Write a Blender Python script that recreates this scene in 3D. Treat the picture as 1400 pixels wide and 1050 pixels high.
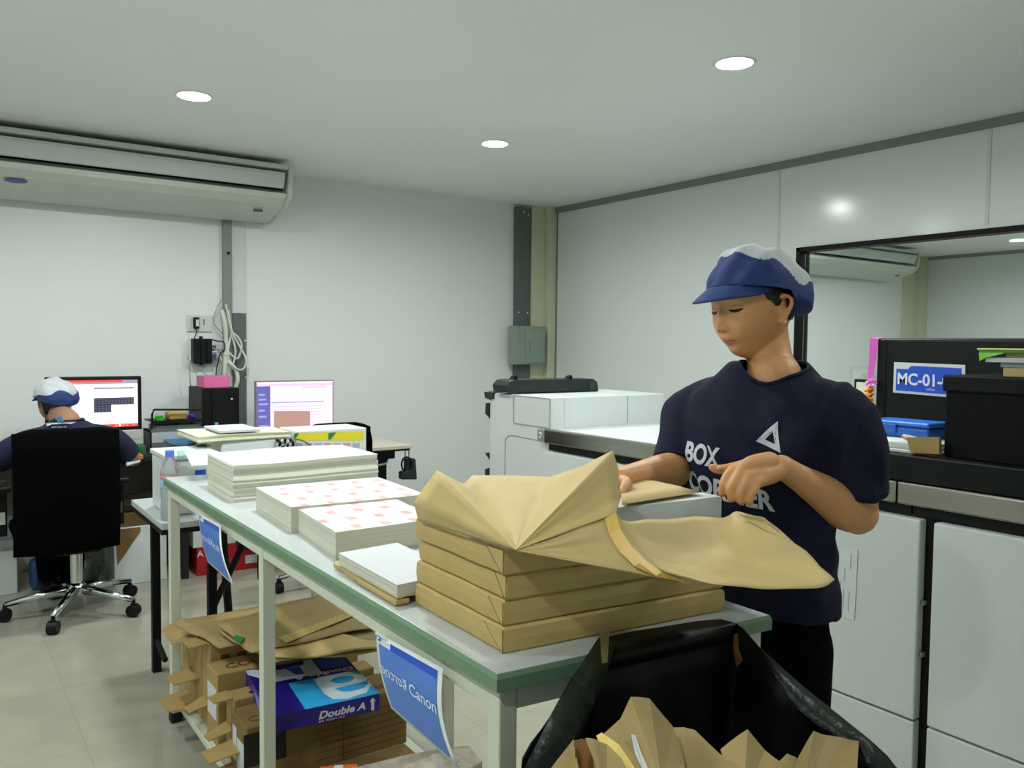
import bpy, bmesh, math, random
from mathutils import Vector, Matrix, noise
from mathutils.bvhtree import BVHTree
random.seed(7)
SC = bpy.context.scene
for o in list(bpy.data.objects): bpy.data.objects.remove(o)
COL = SC.collection
PI = math.pi
# ------------------------------------------------------------------ camera
HC = 1.40; FPX = 1130.0; CXP, CYP = 700.0, 525.0
YC = Vector((-800.0, -64.0, FPX)).normalized()
HV = Vector((1, 0.0105, 0))
NN = YC.cross(HV).normalized()
if NN.y < 0: NN = -NN
ZC = -NN; XC = YC.cross(ZC)
def cam_to_world(c): return Vector((c.dot(XC), c.dot(YC), c.dot(ZC)))
cr = cam_to_world(Vector((1,0,0))); cu = cam_to_world(Vector((0,-1,0))); cb = cam_to_world(Vector((0,0,-1)))
cam_d = bpy.data.cameras.new('camera'); cam = bpy.data.objects.new('camera', cam_d); COL.objects.link(cam)
cam.matrix_world = Matrix(((cr.x,cu.x,cb.x,0),(cr.y,cu.y,cb.y,0),(cr.z,cu.z,cb.z,HC),(0,0,0,1)))
cam_d.sensor_width = 36; cam_d.lens = FPX/1400*36; cam_d.clip_start = 0.05
SC.camera = cam
# measuring helpers: the world point seen in a direction on a plane / at a depth
def ray(px, py): return cam_to_world(Vector(((px-CXP)/FPX, (py-CYP)/FPX, 1)))
def az(px, py, z): r = ray(px,py); return r*((z-HC)/r.z) + Vector((0,0,HC))
def ay(px, py, y): r = ray(px,py); return r*(y/r.y) + Vector((0,0,HC))
def ax(px, py, x): r = ray(px,py); return r*(x/r.x) + Vector((0,0,HC))
def ad(px, py, d): return ray(px,py)*d + Vector((0,0,HC))
# ------------------------------------------------------------------ light
SC.view_settings.view_transform = 'Standard'; SC.view_settings.look = 'None'
SC.view_settings.gamma = 1; SC.view_settings.use_curve_mapping = False
SC.view_settings.exposure = 0.0
LAMP_W = 18.5; LAMP_COL = (0.99, 1.0, 0.985)
W = bpy.data.worlds.new('world'); SC.world = W; W.use_nodes = True
W.node_tree.nodes['Background'].inputs[0].default_value = (0.7,0.78,0.75,1)
W.node_tree.nodes['Background'].inputs[1].default_value = 0.05
# ------------------------------------------------------------------ materials
def s2l(c): return c/12.92 if c <= .04045 else ((c+.055)/1.055)**2.4
def rgb(r,g,b): return (s2l(r/255), s2l(g/255), s2l(b/255), 1)
MATS = {}
def mat(name, col, rough=.5, metal=0, var=0, scale=8, bump=0, bscale=40, spec=.5, coat=0, emit=0, trans=0, alpha=1, stretch=None, ecol=None, sheen=0):
    if name in MATS: return MATS[name]
    m = bpy.data.materials.new(name); m.use_nodes = True; MATS[name] = m
    nt = m.node_tree; b = nt.nodes['Principled BSDF']
    c = rgb(*col)
    b.inputs['Base Color'].default_value = c; b.inputs['Roughness'].default_value = rough
    b.inputs['Metallic'].default_value = metal; b.inputs['Specular IOR Level'].default_value = spec
    b.inputs['Coat Weight'].default_value = coat; b.inputs['Transmission Weight'].default_value = trans
    b.inputs['Alpha'].default_value = alpha; b.inputs['Sheen Weight'].default_value = sheen
    if emit:
        b.inputs['Emission Color'].default_value = rgb(*ecol) if ecol else c; b.inputs['Emission Strength'].default_value = emit
    if var or bump:
        tc = nt.nodes.new('ShaderNodeTexCoord'); mp = nt.nodes.new('ShaderNodeMapping')
        nt.links.new(tc.outputs['Object'], mp.inputs[0])
        if stretch: mp.inputs['Scale'].default_value = stretch
    if var:
        n = nt.nodes.new('ShaderNodeTexNoise'); n.inputs['Scale'].default_value = scale; n.inputs['Detail'].default_value = 5
        nt.links.new(mp.outputs[0], n.inputs['Vector'])
        r = nt.nodes.new('ShaderNodeValToRGB'); r.color_ramp.elements[0].position = .3; r.color_ramp.elements[1].position = .7
        r.color_ramp.elements[0].color = tuple(x*(1-var) for x in c[:3])+(1,)
        r.color_ramp.elements[1].color = tuple(min(1,x*(1+var)) for x in c[:3])+(1,)
        nt.links.new(n.outputs[0], r.inputs[0]); nt.links.new(r.outputs[0], b.inputs['Base Color'])
    if bump:
        n2 = nt.nodes.new('ShaderNodeTexNoise'); n2.inputs['Scale'].default_value = bscale; n2.inputs['Detail'].default_value = 3
        nt.links.new(mp.outputs[0], n2.inputs['Vector'])
        bp = nt.nodes.new('ShaderNodeBump'); bp.inputs['Strength'].default_value = bump; bp.inputs['Distance'].default_value = .01
        nt.links.new(n2.outputs[0], bp.inputs['Height']); nt.links.new(bp.outputs[0], b.inputs['Normal'])
    return m
WALL = mat('wall_panel', (224,231,229), .42, var=.012, scale=1.5)
WALLG = mat('gloss_wall_panel', (220,227,224), .16, var=.012, scale=1.5, spec=.5)
CEIL = mat('ceiling_paint', (238,243,241), .6, var=.02, scale=1.2)
CREAM = mat('cream_paint', (200,205,180), .5, var=.02)
TRIMD = mat('grey_trim', (120,132,124), .5, var=.03)
DGREY = mat('dark_grey_duct', (88,102,99), .5, var=.05)
MGREY = mat('grey_duct', (128,138,132), .45, var=.04)
WHITE = mat('white_enamel', (214,222,219), .35, var=.015)
WHITE2 = mat('white_plastic', (205,214,212), .4, var=.015)
ACW = mat('aged_white_plastic', (200,210,198), .42, var=.03, scale=5)
BLACK = mat('black_plastic', (7,8,8), .5, var=.1, spec=.25)
BLACK2 = mat('dark_green_black_paint', (12,18,16), .45, var=.12, scale=30, bump=.1, bscale=200, spec=.22)
RUBBER = mat('black_rubber', (9,9,9), .7)
FABRICB = mat('black_mesh_fabric', (4,4,5), .95, var=.1, scale=60, spec=.05)
CHROME = mat('chrome', (205,210,208), .15, metal=1)
STEEL = mat('brushed_steel', (160,158,148), .22, metal=1, var=.06, scale=10, stretch=(1,.2,8))
PAPER = mat('white_paper', (198,205,207), .8, var=.01)
PAPERS = mat('cream_paper_edges', (198,200,182), .85, var=.04, scale=3, stretch=(1,1,120))
GREENEDGE = mat('green_table_edging', (105,138,108), .4, var=.06, scale=12)
TABLETOP = mat('white_laminate', (184,193,193), .3, var=.012)
FRAME = mat('offwhite_steel_frame', (205,212,195), .42, var=.025, scale=6)
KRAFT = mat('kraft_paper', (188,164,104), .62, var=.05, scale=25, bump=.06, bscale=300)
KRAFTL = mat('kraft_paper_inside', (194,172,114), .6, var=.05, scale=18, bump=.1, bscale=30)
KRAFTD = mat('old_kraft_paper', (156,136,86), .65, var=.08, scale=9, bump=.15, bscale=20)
CARD = mat('corrugated_card', (160,136,82), .8, var=.07, scale=12, bump=.1, bscale=80)
CARDD = mat('brown_card', (120,96,50), .8, var=.08, scale=10, bump=.1, bscale=80)
TAPEY = mat('yellow_tape', (214,178,84), .3, var=.06, scale=20)
BLUE = mat('sign_blue', (38,84,176), .35, var=.03)
BLUED = mat('sign_dark_blue', (6,74,186), .35)
INKW = mat('white_print', (225,232,236), .6)
NAVY = mat('navy_cotton', (25,27,49), .9, var=.08, scale=40, bump=.1, bscale=350, spec=.2)
TROUS = mat('black_trouser_cloth', (7,8,15), .95, var=.1, scale=30, spec=.05)
CAPB = mat('navy_cap_cloth', (30,54,112), .8, var=.06, scale=40, bump=.12, bscale=260)
CAPW = mat('white_hair_net_cloth', (188,196,200), .85, var=.04, scale=60, bump=.25, bscale=400)
HAIR = mat('black_hair', (20,15,13), .5, var=.3, scale=80, stretch=(1,1,.15))
RED = mat('red_print', (170,20,26), .5, var=.05)
# ------------------------------------------------------------------ mesh builder
WM={}
def wmat(o): return WM.get(o.name, Matrix.Identity(4))
class MB:
    def __init__(s): s.v=[]; s.f=[]; s.m=[]
    def add(s, vs, fs, mi=0, M=None):
        b=len(s.v)
        for v in vs:
            v=Vector(v); s.v.append(M@v if M else v)
        for f in fs: s.f.append([i+b for i in f]); s.m.append(mi)
        return s
    def box(s, x0,x1,y0,y1,z0,z1, mi=0, M=None):
        vs=[(x0,y0,z0),(x1,y0,z0),(x1,y1,z0),(x0,y1,z0),(x0,y0,z1),(x1,y0,z1),(x1,y1,z1),(x0,y1,z1)]
        return s.add(vs,[(0,3,2,1),(4,5,6,7),(0,1,5,4),(1,2,6,5),(2,3,7,6),(3,0,4,7)],mi,M)
    def prism(s, pts, d, mi=0, M=None):   # polygon points (3d list) extruded by vector d
        n=len(pts); d=Vector(d); vs=[Vector(p) for p in pts]+[Vector(p)+d for p in pts]
        fs=[tuple(range(n))[::-1], tuple(range(n,2*n))]+[(i,(i+1)%n,n+(i+1)%n,n+i) for i in range(n)]
        return s.add(vs,fs,mi,M)
    def cyl(s, a, b, r0, r1=None, n=16, mi=0, M=None, cap=True):
        a=Vector(a); b=Vector(b); r1=r0 if r1 is None else r1
        return s.tube([a,b],[r0,r1],n,mi,M,cap)
    def tube(s, pts, rad, n=10, mi=0, M=None, cap=True, flat=1.0):
        pts=[Vector(p) for p in pts]
        if not isinstance(rad,(list,tuple)): rad=[rad]*len(pts)
        vs=[]; fs=[]; prev=None
        for i,p in enumerate(pts):
            t=(pts[min(i+1,len(pts)-1)]-pts[max(i-1,0)])
            t = t.normalized() if t.length>1e-9 else Vector((0,0,1))
            if prev is None:
                u=t.orthogonal().normalized()
            else:
                u=(prev-t*prev.dot(t)); u = u.normalized() if u.length>1e-6 else t.orthogonal().normalized()
            prev=u; w=t.cross(u)
            for k in range(n):
                a=2*PI*k/n; vs.append(p+(u*math.cos(a)+w*math.sin(a)*flat)*rad[i])
        for i in range(len(pts)-1):
            for k in range(n): fs.append((i*n+k,i*n+(k+1)%n,(i+1)*n+(k+1)%n,(i+1)*n+k))
        if cap: fs.append(tuple(range(n))[::-1]); fs.append(tuple((len(pts)-1)*n+k for k in range(n)))
        return s.add(vs,fs,mi,M)
    def lathe(s, prof, c=(0,0,0), n=24, mi=0, M=None):
        vs=[]; fs=[]; c=Vector(c)
        for r,z in prof:
            for k in range(n): a=2*PI*k/n; vs.append(c+Vector((r*math.cos(a),r*math.sin(a),z)))
        for i in range(len(prof)-1):
            for k in range(n): fs.append((i*n+k,i*n+(k+1)%n,(i+1)*n+(k+1)%n,(i+1)*n+k))
        fs.append(tuple(range(n))[::-1]); fs.append(tuple((len(prof)-1)*n+k for k in range(n)))
        return s.add(vs,fs,mi,M)
    def ell(s, c, r, n=16, m=10, mi=0, M=None):
        vs=[]; fs=[]; c=Vector(c)
        for j in range(1,m):
            t=PI*j/m
            for k in range(n):
                a=2*PI*k/n; vs.append(c+Vector((r[0]*math.sin(t)*math.cos(a),r[1]*math.sin(t)*math.sin(a),r[2]*math.cos(t))))
        top=len(vs); vs.append(c+Vector((0,0,r[2]))); vs.append(c-Vector((0,0,r[2])))
        for j in range(m-2):
            for k in range(n): fs.append((j*n+k,(j+1)*n+k,(j+1)*n+(k+1)%n,j*n+(k+1)%n))
        for k in range(n):
            fs.append((top,k,(k+1)%n)); fs.append((top+1,(m-2)*n+(k+1)%n,(m-2)*n+k))
        return s.add(vs,fs,mi,M)
    def grid(s, rows, mi=0):   # rows: list of equal-length point lists
        n=len(rows[0]); vs=[p for r in rows for p in r]
        fs=[(i*n+k,i*n+k+1,(i+1)*n+k+1,(i+1)*n+k) for i in range(len(rows)-1) for k in range(n-1)]
        return s.add(vs,fs,mi)
    def build(s, name, mats, parent=None, bevel=0, smooth=False, solid=0, sub=0, seg=2, off=0):
        if not isinstance(mats,(list,tuple)): mats=[mats]
        me=bpy.data.meshes.new(name); org=Vector((0,0,0))
        if parent is not None: pass
        elif s.v:
            lo=Vector((min(v.x for v in s.v),min(v.y for v in s.v),min(v.z for v in s.v))); hi=Vector((max(v.x for v in s.v),max(v.y for v in s.v),max(v.z for v in s.v)))
            org=Vector(((lo.x+hi.x)/2,(lo.y+hi.y)/2,lo.z))
        o=bpy.data.objects.new(name,me)
        if parent is not None:
            Mi=wmat(parent).inverted()
            me.from_pydata([tuple(Mi@v) for v in s.v],[],s.f)
            o.parent=parent; WM[o.name]=wmat(parent).copy()
        else:
            me.from_pydata([tuple(v-org) for v in s.v],[],s.f); o.location=org
        for m in mats: me.materials.append(m)
        for p,mi in zip(me.polygons,s.m): p.material_index=mi; p.use_smooth=smooth
        bm=bmesh.new(); bm.from_mesh(me); bmesh.ops.recalc_face_normals(bm,faces=bm.faces); bm.to_mesh(me); bm.free()
        COL.objects.link(o)
        if parent is None: o.matrix_world=Matrix.Translation(org); WM[o.name]=Matrix.Translation(org)
        if bevel:
            b=o.modifiers.new('bevel','BEVEL'); b.width=bevel; b.segments=seg; b.limit_method='ANGLE'; b.angle_limit=math.radians(40)
        if sub:
            q=o.modifiers.new('sub','SUBSURF'); q.levels=sub; q.render_levels=sub
        if solid:
            q=o.modifiers.new('solid','SOLIDIFY'); q.thickness=solid; q.offset=off
        return o
def tag(o,label,cat,group=None):
    o['label']=label; o['category']=cat
    if group: o['group']=group
    return o
def st(o): o['kind']='structure'; return o
def thing(name,label,cat,loc=(0,0,0),group=None,rot=None):
    o=bpy.data.objects.new(name,None); o.empty_display_size=.1; COL.objects.link(o)
    M=Matrix.Translation(Vector(loc))
    if rot is not None: M=M@rot
    o.matrix_world=M; o.location=loc
    if rot is not None: o.rotation_euler=rot.to_euler()
    WM[o.name]=M.copy()
    return tag(o,label,cat,group)
def lbl(o,t): o['label']=t; return o
def RZ(a): return Matrix.Rotation(math.radians(a),4,'Z')
def TR(*a): return Matrix.Translation(Vector(a))
def frame(o,u,v):
    """matrix whose X axis is u, Y axis v, Z their normal, at o"""
    u=Vector(u).normalized(); w=u.cross(Vector(v)).normalized(); v=w.cross(u)
    return Matrix(((u.x,v.x,w.x,o[0]),(u.y,v.y,w.y,o[1]),(u.z,v.z,w.z,o[2]),(0,0,0,1)))
FONT_BOLD=False
def text_mesh(body, size, weight=0.0, shear=0, align='LEFT', ext=0.0008, xs=1.0, space=1.0):
    """flat text as mesh data (verts, faces) lying in XY, baseline at y=0"""
    cu_=bpy.data.curves.new('t','FONT'); cu_.body=body; cu_.size=size; cu_.extrude=ext; cu_.offset=weight; cu_.shear=shear
    cu_.align_x=align; cu_.space_character=space; cu_.resolution_u=4
    o=bpy.data.objects.new('t',cu_); COL.objects.link(o)
    dg=bpy.context.evaluated_depsgraph_get(); me=bpy.data.meshes.new_from_object(o.evaluated_get(dg))
    vs=[Vector((v.co.x*xs,v.co.y,v.co.z)) for v in me.vertices]; fs=[tuple(p.vertices) for p in me.polygons]
    bpy.data.objects.remove(o); bpy.data.curves.remove(cu_); bpy.data.meshes.remove(me)
    return vs,fs
def text(mb, body, size, M, mi=0, **k):
    vs,fs=text_mesh(body,size,**k); mb.add(vs,fs,mi,M); return mb
def meshes_of(o): 
    dg=bpy.context.evaluated_depsgraph_get(); return bpy.data.meshes.new_from_object(o.evaluated_get(dg))
def dup(o, M, label=None, group=None):
    """copy of a thing with copies of its parts and their parts, moved by world matrix M"""
    r=o.copy(); COL.objects.link(r); r.matrix_world=M
    r.location=M.translation; r.rotation_euler=M.to_euler(); WM[r.name]=M.copy()
    if label: r['label']=label
    if group: r['group']=group
    def rec(src,dst):
        for ch in list(src.children):
            c=ch.copy(); COL.objects.link(c); c.parent=dst; rec(ch,c)
    rec(o,r)
    return r
# ------------------------------------------------------------------ room
H=2.56; XR=4.43; YB=5.70; XL=-1.9; YF=-1.6; X2=10.5
st(MB().box(XL-.1,X2+.1,YF-.1,YB+.1,-.1,0).build('floor', mat('floor_tile_base',(10,10,10),.3)))
st(MB().box(XL-.1,X2+.1,YF-.1,YB+.1,H,H+.1).build('ceiling', CEIL))
st(MB().box(XL-.1,X2+.1,YB,YB+.1,0,H).build('wall_back', WALL))
st(MB().box(XL-.1,XL,YF,YB,0,H).build('wall_left', WALL))
st(MB().box(XL-.1,X2+.1,YF-.1,YF,0,H).build('wall_front', WALL))
st(MB().box(X2,X2+.1,YF,YB,0,H).build('wall_far_right', WALLG))
WY0,WY1,WZ0,WZ1=.2,3.20,.95,2.01
w=MB()
w.box(XR,XR+.06,YF,WY0,0,H); w.box(XR,XR+.06,WY1,YB,0,H); w.box(XR,XR+.06,WY0,WY1,0,WZ0); w.box(XR,XR+.06,WY0,WY1,WZ1,H)
st(w.build('wall_right', WALLG))
# floor material: glossy pale tiles
m=MATS['floor_tile_base']; nt=m.node_tree; b=nt.nodes['Principled BSDF']
tc=nt.nodes.new('ShaderNodeTexCoord'); mp=nt.nodes.new('ShaderNodeMapping'); br=nt.nodes.new('ShaderNodeTexBrick'); nz=nt.nodes.new('ShaderNodeTexNoise'); mx=nt.nodes.new('ShaderNodeMixRGB')
nt.links.new(tc.outputs['Object'],mp.inputs[0]); nt.links.new(mp.outputs[0],br.inputs['Vector']); mp.inputs['Location'].default_value=(.28,.17,0)
br.offset=0; br.inputs['Scale'].default_value=1; br.inputs['Brick Width'].default_value=.6; br.inputs['Row Height'].default_value=.6; br.inputs['Mortar Size'].default_value=.003
br.inputs['Color1'].default_value=rgb(160,160,143); br.inputs['Color2'].default_value=rgb(157,157,140); br.inputs['Mortar'].default_value=rgb(152,151,135)
nz.inputs['Scale'].default_value=3; nz.inputs['Detail'].default_value=6; nz.inputs['Distortion'].default_value=1.5; nt.links.new(tc.outputs['Object'],nz.inputs['Vector'])
mx.blend_type='OVERLAY'; mx.inputs[0].default_value=.18; nt.links.new(br.outputs[0],mx.inputs[1]); nt.links.new(nz.outputs[0],mx.inputs[2]); nt.links.new(mx.outputs[0],b.inputs['Base Color'])
b.inputs['Roughness'].default_value=.16
# right wall trims, panel joints
t=MB().box(XR-.025,XR,YF,YB,H-.045,H); st(t.build('trim_1',TRIMD))
t=MB(); 
for y,a in ((3.35,.1),(2.08,WZ1+.02),(.85,WZ1+.02)): t.box(XR-.004,XR,y-.010,y+.010,a,H-.045)
st(t.build('trim_2',mat('panel_joint',(204,212,208),.3)))
t=MB().box(XR-.006,XR,YB-.10,YB-.085,0,H-.04); st(t.build('trim_3',TRIMD))
# cream corner column
st(MB().box(4.345,XR-.004,YB-.085,YB,0,H).box(4.20,4.345,YB-.03,YB,0,H).build('trim_4',CREAM,bevel=.003))
st(MB().box(1.69,1.79,YB-.012,YB,1.585,2.30).build('trim_5',WHITE2,bevel=.002))
# skirting
st(MB().box(XL,4.20,YB-.012,YB,0,.08).build('baseboard_back',CREAM)); st(MB().box(XR-.012,XR,YF,YB-.10,0,.08).build('baseboard_right',CREAM))
# neighbouring room corner column
st(MB().box(10.34,X2,YB-.08,YB,0,H).box(10.03,10.34,YB-.02,YB,0,H).build('trim_6',CREAM,bevel=.003)); st(MB().box(X2-.02,X2,YF,YB,H-.04,H).build('trim_7',TRIMD))
# window between rooms
wn=st(MB().box(XR-.02,XR+.08,WY1-.032,WY1,WZ0,WZ1).box(XR-.02,XR+.08,WY0,WY0+.045,WZ0,WZ1).box(XR-.02,XR+.08,WY0,WY1,WZ1-.028,WZ1).box(XR-.02,XR+.08,WY0,WY1,WZ0,WZ0+.045).build('window_1',mat('black_window_frame',(5,9,8),.5,spec=.2),bevel=.003))
gl=MB().box(XR+.02,XR+.026,WY0+.04,WY1-.04,WZ0+.04,WZ1-.04).build('pane',mat('clear_glass',(235,245,240),.02,trans=1,spec=.5),wn)
gl.data.materials[0].node_tree.nodes['Principled BSDF'].inputs['IOR'].default_value=1.45
gm=gl.data.materials[0]; nt=gm.node_tree; tb=nt.nodes.new('ShaderNodeBsdfTransparent'); gb=nt.nodes.new('ShaderNodeBsdfGlossy'); fr=nt.nodes.new('ShaderNodeFresnel'); ms=nt.nodes.new('ShaderNodeMixShader')
tb.inputs[0].default_value=rgb(244,248,248); gb.inputs['Roughness'].default_value=.02; nt.links.new(fr.outputs[0],ms.inputs[0]); nt.links.new(tb.outputs[0],ms.inputs[1]); nt.links.new(gb.outputs[0],ms.inputs[2]); nt.links.new(ms.outputs[0],nt.nodes['Material Output'].inputs[0])
# ------------------------------------------------------------------ downlights
DIFF=mat('lamp_diffuser',(255,255,252),.5,emit=14,ecol=(240,255,246))
RIM=mat('lamp_rim',(225,232,230),.4)
def downlight(x,y,label,power=LAMP_W):
    t=thing('ceiling_light',label,'ceiling light',(x,y,H),'recessed round ceiling lights')
    MB().lathe([(.074,-.004),(.084,-.004),(.088,0),(.074,0)],(x,y,H-.0005),32).build('trim_ring',RIM,t,smooth=False)
    MB().cyl((x,y,H-.0045),(x,y,H-.001),.0745,n=32).build('diffuser',DIFF,t)
    L=bpy.data.lights.new('lamp','AREA'); L.shape='DISK'; L.size=.14; L.energy=power; L.color=LAMP_COL; L.spread=math.radians(170)
    lo=bpy.data.objects.new('lamp',L); COL.objects.link(lo); lo.parent=t; lo.location=(0,0,-.012)
    return t
downlight(1.06,4.14,'round ceiling light in front of the air conditioner, at the left')
downlight(2.72,4.04,'small round ceiling light farthest back, above the white feeder machine')
downlight(2.73,2.30,'largest round ceiling light, above the standing worker')
downlight(1.06,2.30,'round ceiling light above the middle of the work table')
downlight(-.6,4.14,'round ceiling light in the back left corner of the room')
downlight(2.73,.45,'round ceiling light above the near end of the press')
downlight(-.6,2.30,'round ceiling light above the empty floor at the left')
downlight(-.6,.45,'round ceiling light at the left, level with the near end of the table')
for x,y,l in ((8.7,3.88,'round ceiling light seen through the window under its top frame'),(7.0,2.2,'round ceiling light in the next room, near the window'),(7.0,4.6,'round ceiling light in the next room, beside its air conditioner'),(9.4,1.2,'round ceiling light in the next room, far corner')):
    downlight(x,y,l,LAMP_W*1.3)
# ------------------------------------------------------------------ air conditioner
def aircon(x0,x1,label,badge=True):
    t=thing('air_conditioner',label,'air conditioner',((x0+x1)/2,5.4,H),'ceiling air conditioners')
    prof=[(5.20,2.50),(5.19,2.46),(5.22,2.335),(5.27,2.285),(5.42,2.235),(5.60,2.20),(5.67,2.205),(5.69,2.24),(5.69,2.52),(5.21,2.52)]
    # casing with an open outlet slot in front
    c=MB(); inner=[(5.205,2.505),(5.23,2.46),(5.30,2.43),(5.30,2.36),(5.235,2.325)]
    body=[(5.20,2.525),(5.195,2.495),(5.30,2.485),(5.31,2.37),(5.225,2.345),(5.235,2.315),(5.29,2.275),(5.42,2.235),(5.60,2.20),(5.67,2.205),(5.69,2.24),(5.69,2.525)]
    c.prism([(x0+.03,y,z) for y,z in body],(x1-x0-.06,0,0)); c.build('casing',ACW,t,bevel=.004)
    for a in (x0,x1-.03):
        e=MB(); e.prism([(a,y,z) for y,z in [(5.19,2.53),(5.18,2.49),(5.20,2.34),(5.215,2.31),(5.28,2.268),(5.42,2.228),(5.60,2.193),(5.68,2.198),(5.695,2.24),(5.695,2.53)]],(.03,0,0)); e.build('end_cap',ACW,t,bevel=.01,seg=3)
    MB().prism([(x0+.05,y,z) for y,z in [(5.205,2.475),(5.20,2.455),(5.225,2.385),(5.235,2.375),(5.24,2.385),(5.215,2.46)]],(x1-x0-.10,0,0)).build('louver',WHITE2,t,bevel=.002)
    MB().box(x0+.035,x1-.035,5.285,5.30,2.375,2.485).build('outlet_slot',BLACK,t)
    if badge:
        p=Matrix.Translation((.415,5.31,2.262))@Matrix.Rotation(math.radians(-17),4,'X')
        MB().lathe([(.055,0),(.055,-.004)],n=28,M=p@Matrix.Diagonal((1,.42,1,1))).build('badge',mat('violet_badge',(70,78,150),.4),t)
    q=MB(); q.box(x1-.20,x1-.17,5.36,5.375,2.235,2.246); q.box(x1-.165,x1-.145,5.355,5.372,2.235,2.247); q.build('indicator',mat('dark_indicator',(60,66,62),.5),t)
    return t
aircon(-.05,1.94,'long white ceiling-hung air conditioner over the desks')
aircon(6.9,9.50,'white air conditioner in the next room seen through the window',False)
# ------------------------------------------------------------------ ducts and boxes on the back wall
def duct(x0,x1,z0,z1,m,name,label,d=.04):
    o=MB().box(x0,x1,YB-d,YB,z0,z1).build(name,m,bevel=.002); return tag(o,label,'cable duct')
t=thing('cable_duct','narrow grey vertical cable duct running down from the air conditioner','cable duct',(1.66,YB,1.5))
MB().box(1.632,1.688,YB-.035,YB,1.30,2.22).build('duct_cover',MGREY,t,bevel=.002)
MB().cyl((1.665,YB-.035,1.985),(1.665,YB-.037,1.985),.011,n=12).cyl((1.645,YB-.035,1.60),(1.645,YB-.037,1.60),.006,n=10).build('screw',BLACK,t)
t=thing('duct_panel','wide dark grey duct panel behind the looped white cables','duct panel',(1.74,YB,.2))
MB().box(1.695,1.787,YB-.02,YB,.10,1.583).build('panel',DGREY,t,bevel=.002)
MB().cyl((1.778,YB-.02,1.40),(1.778,YB-.024,1.40),.006,n=10).cyl((1.778,YB-.02,1.15),(1.778,YB-.024,1.15),.005,n=10).build('screw',WHITE,t)
t=thing('wall_conduit','tall dark grey conduit above and below the distribution box in the far corner','conduit',(4.1,YB,1.0))
MB().box(4.035,4.175,YB-.05,YB,.08,2.54).build('duct_body',DGREY,t,bevel=.003)
MB().cyl((4.10,YB-.05,2.5),(4.10,YB-.053,2.5),.007,n=10).cyl((4.15,YB-.05,2.48),(4.15,YB-.053,2.48),.007,n=10).cyl((4.06,YB-.05,1.66),(4.06,YB-.053,1.66),.008,n=10).cyl((4.15,YB-.05,1.66),(4.15,YB-.053,1.66),.008,n=10).build('screws',WHITE,t)
t=thing('distribution_box','grey-green metal distribution box on the dark conduit in the far corner','electrical box',(4.15,5.6,1.2))
GG=mat('grey_green_metal',(134,152,140),.45,var=.03)
MB().box(3.955,4.27,5.55,5.65,1.225,1.545).build('enclosure',GG,t,bevel=.005)
MB().box(4.06,4.25,5.542,5.55,1.24,1.53).build('door_flap',GG,t,bevel=.003)
v=MB()
for k in range(5): v.box(3.975,4.01,5.547,5.551,1.415+.018*k,1.42+.018*k)
v.build('vent_slots',TRIMD,t)
MB().box(4.10,4.106,5.538,5.543,1.34,1.42).build('lock_mark',TRIMD,t)
t=thing('wall_socket','white double wall socket plate above the black network box','socket',(1.46,YB,1.5))
MB().box(1.40,1.56,YB-.012,YB,1.455,1.565).build('plate',WHITE2,t,bevel=.003)
MB().box(1.47,1.475,YB-.0135,YB-.011,1.47,1.55).box(1.505,1.512,YB-.0135,YB-.011,1.50,1.54).build('socket_holes',DGREY,t)
t=thing('plug_adapter','small black plug adapter pushed into the white wall socket','plug',(1.46,YB-.02,1.5))
MB().box(1.437,1.470,YB-.05,YB-.0125,1.475,1.55).build('body',BLACK,t,bevel=.005)
MB().box(1.447,1.466,YB-.052,YB-.05,1.49,1.535).build('label_plate',PAPER,t)
MB().tube([(1.453,YB-.04,1.475),(1.452,YB-.045,1.45),(1.44,YB-.05,1.42),(1.435,YB-.05,1.41)],.003,8).build('cord',BLACK,t)
t=thing('network_box','black finned network box mounted below the wall socket','network switch',(1.48,YB,1.25))
b_=MB().box(1.425,1.545,YB-.07,YB-.001,1.245,1.41)
for k in range(3): b_.box(1.43+.04*k,1.455+.04*k,YB-.078,YB-.07,1.25,1.405)
b_.cyl((1.48,YB-.04,1.41),(1.48,YB-.04,1.425),.012).cyl((1.48,YB-.04,1.235),(1.48,YB-.04,1.245),.01)
b_.build('casing',BLACK2,t,bevel=.003)
VP=mat('violet_plug',(70,66,140),.5)
for z in (1.27,1.33): MB().box(1.545,1.572,YB-.06,YB-.02,z,z+.035).build('cable_plug',VP,t,bevel=.002)
CABW=mat('white_cable',(205,212,200),.5); CABG=mat('grey_cable',(140,148,138),.5)
def smooth_pts(P,n=6):
    P=[Vector(p) for p in P]; out=[]
    for i in range(len(P)-1):
        p0=P[max(i-1,0)];p1=P[i];p2=P[i+1];p3=P[min(i+2,len(P)-1)]
        for k in range(n):
            t_=k/n; out.append(.5*((2*p1)+(-p0+p2)*t_+(2*p0-5*p1+4*p2-p3)*t_*t_+(-p0+3*p1-3*p2+p3)*t_**3))
    out.append(P[-1]); return out
def cable(pts,r,m,label,off=.05,name='cable',group='cables on the back wall'):
    o=MB().tube(smooth_pts([ay(x,y,YB-off-.01*(i%2)) for i,(x,y) in enumerate(pts)]),r,8).build(name,m,smooth=True)
    return tag(o,label,'cable',group)
cable([(309,416),(313,440),(316,455),(322,480),(317,500),(312,481),(318,456),(330,470),(325,490),(313,482)],.007,CABW,'white cable in the small inner loop over the dark duct panel',.06)
cable([(312,424),(317,452),(328,474),(336,490),(334,503),(325,505),(313,494),(309,484)],.007,CABW,'white cable making the largest loop over the dark duct panel',.075)
cable([(310,492),(316,498),(323,507),(325,520),(322,530),(318,545)],.014,CABW,'thick white cable bending down beside the pink box',.065)
cable([(303,424),(308,445),(309,470),(308,495),(306,518)],.016,CABW,'thick bundled white cable hanging straight above the pink box',.06)
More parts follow.
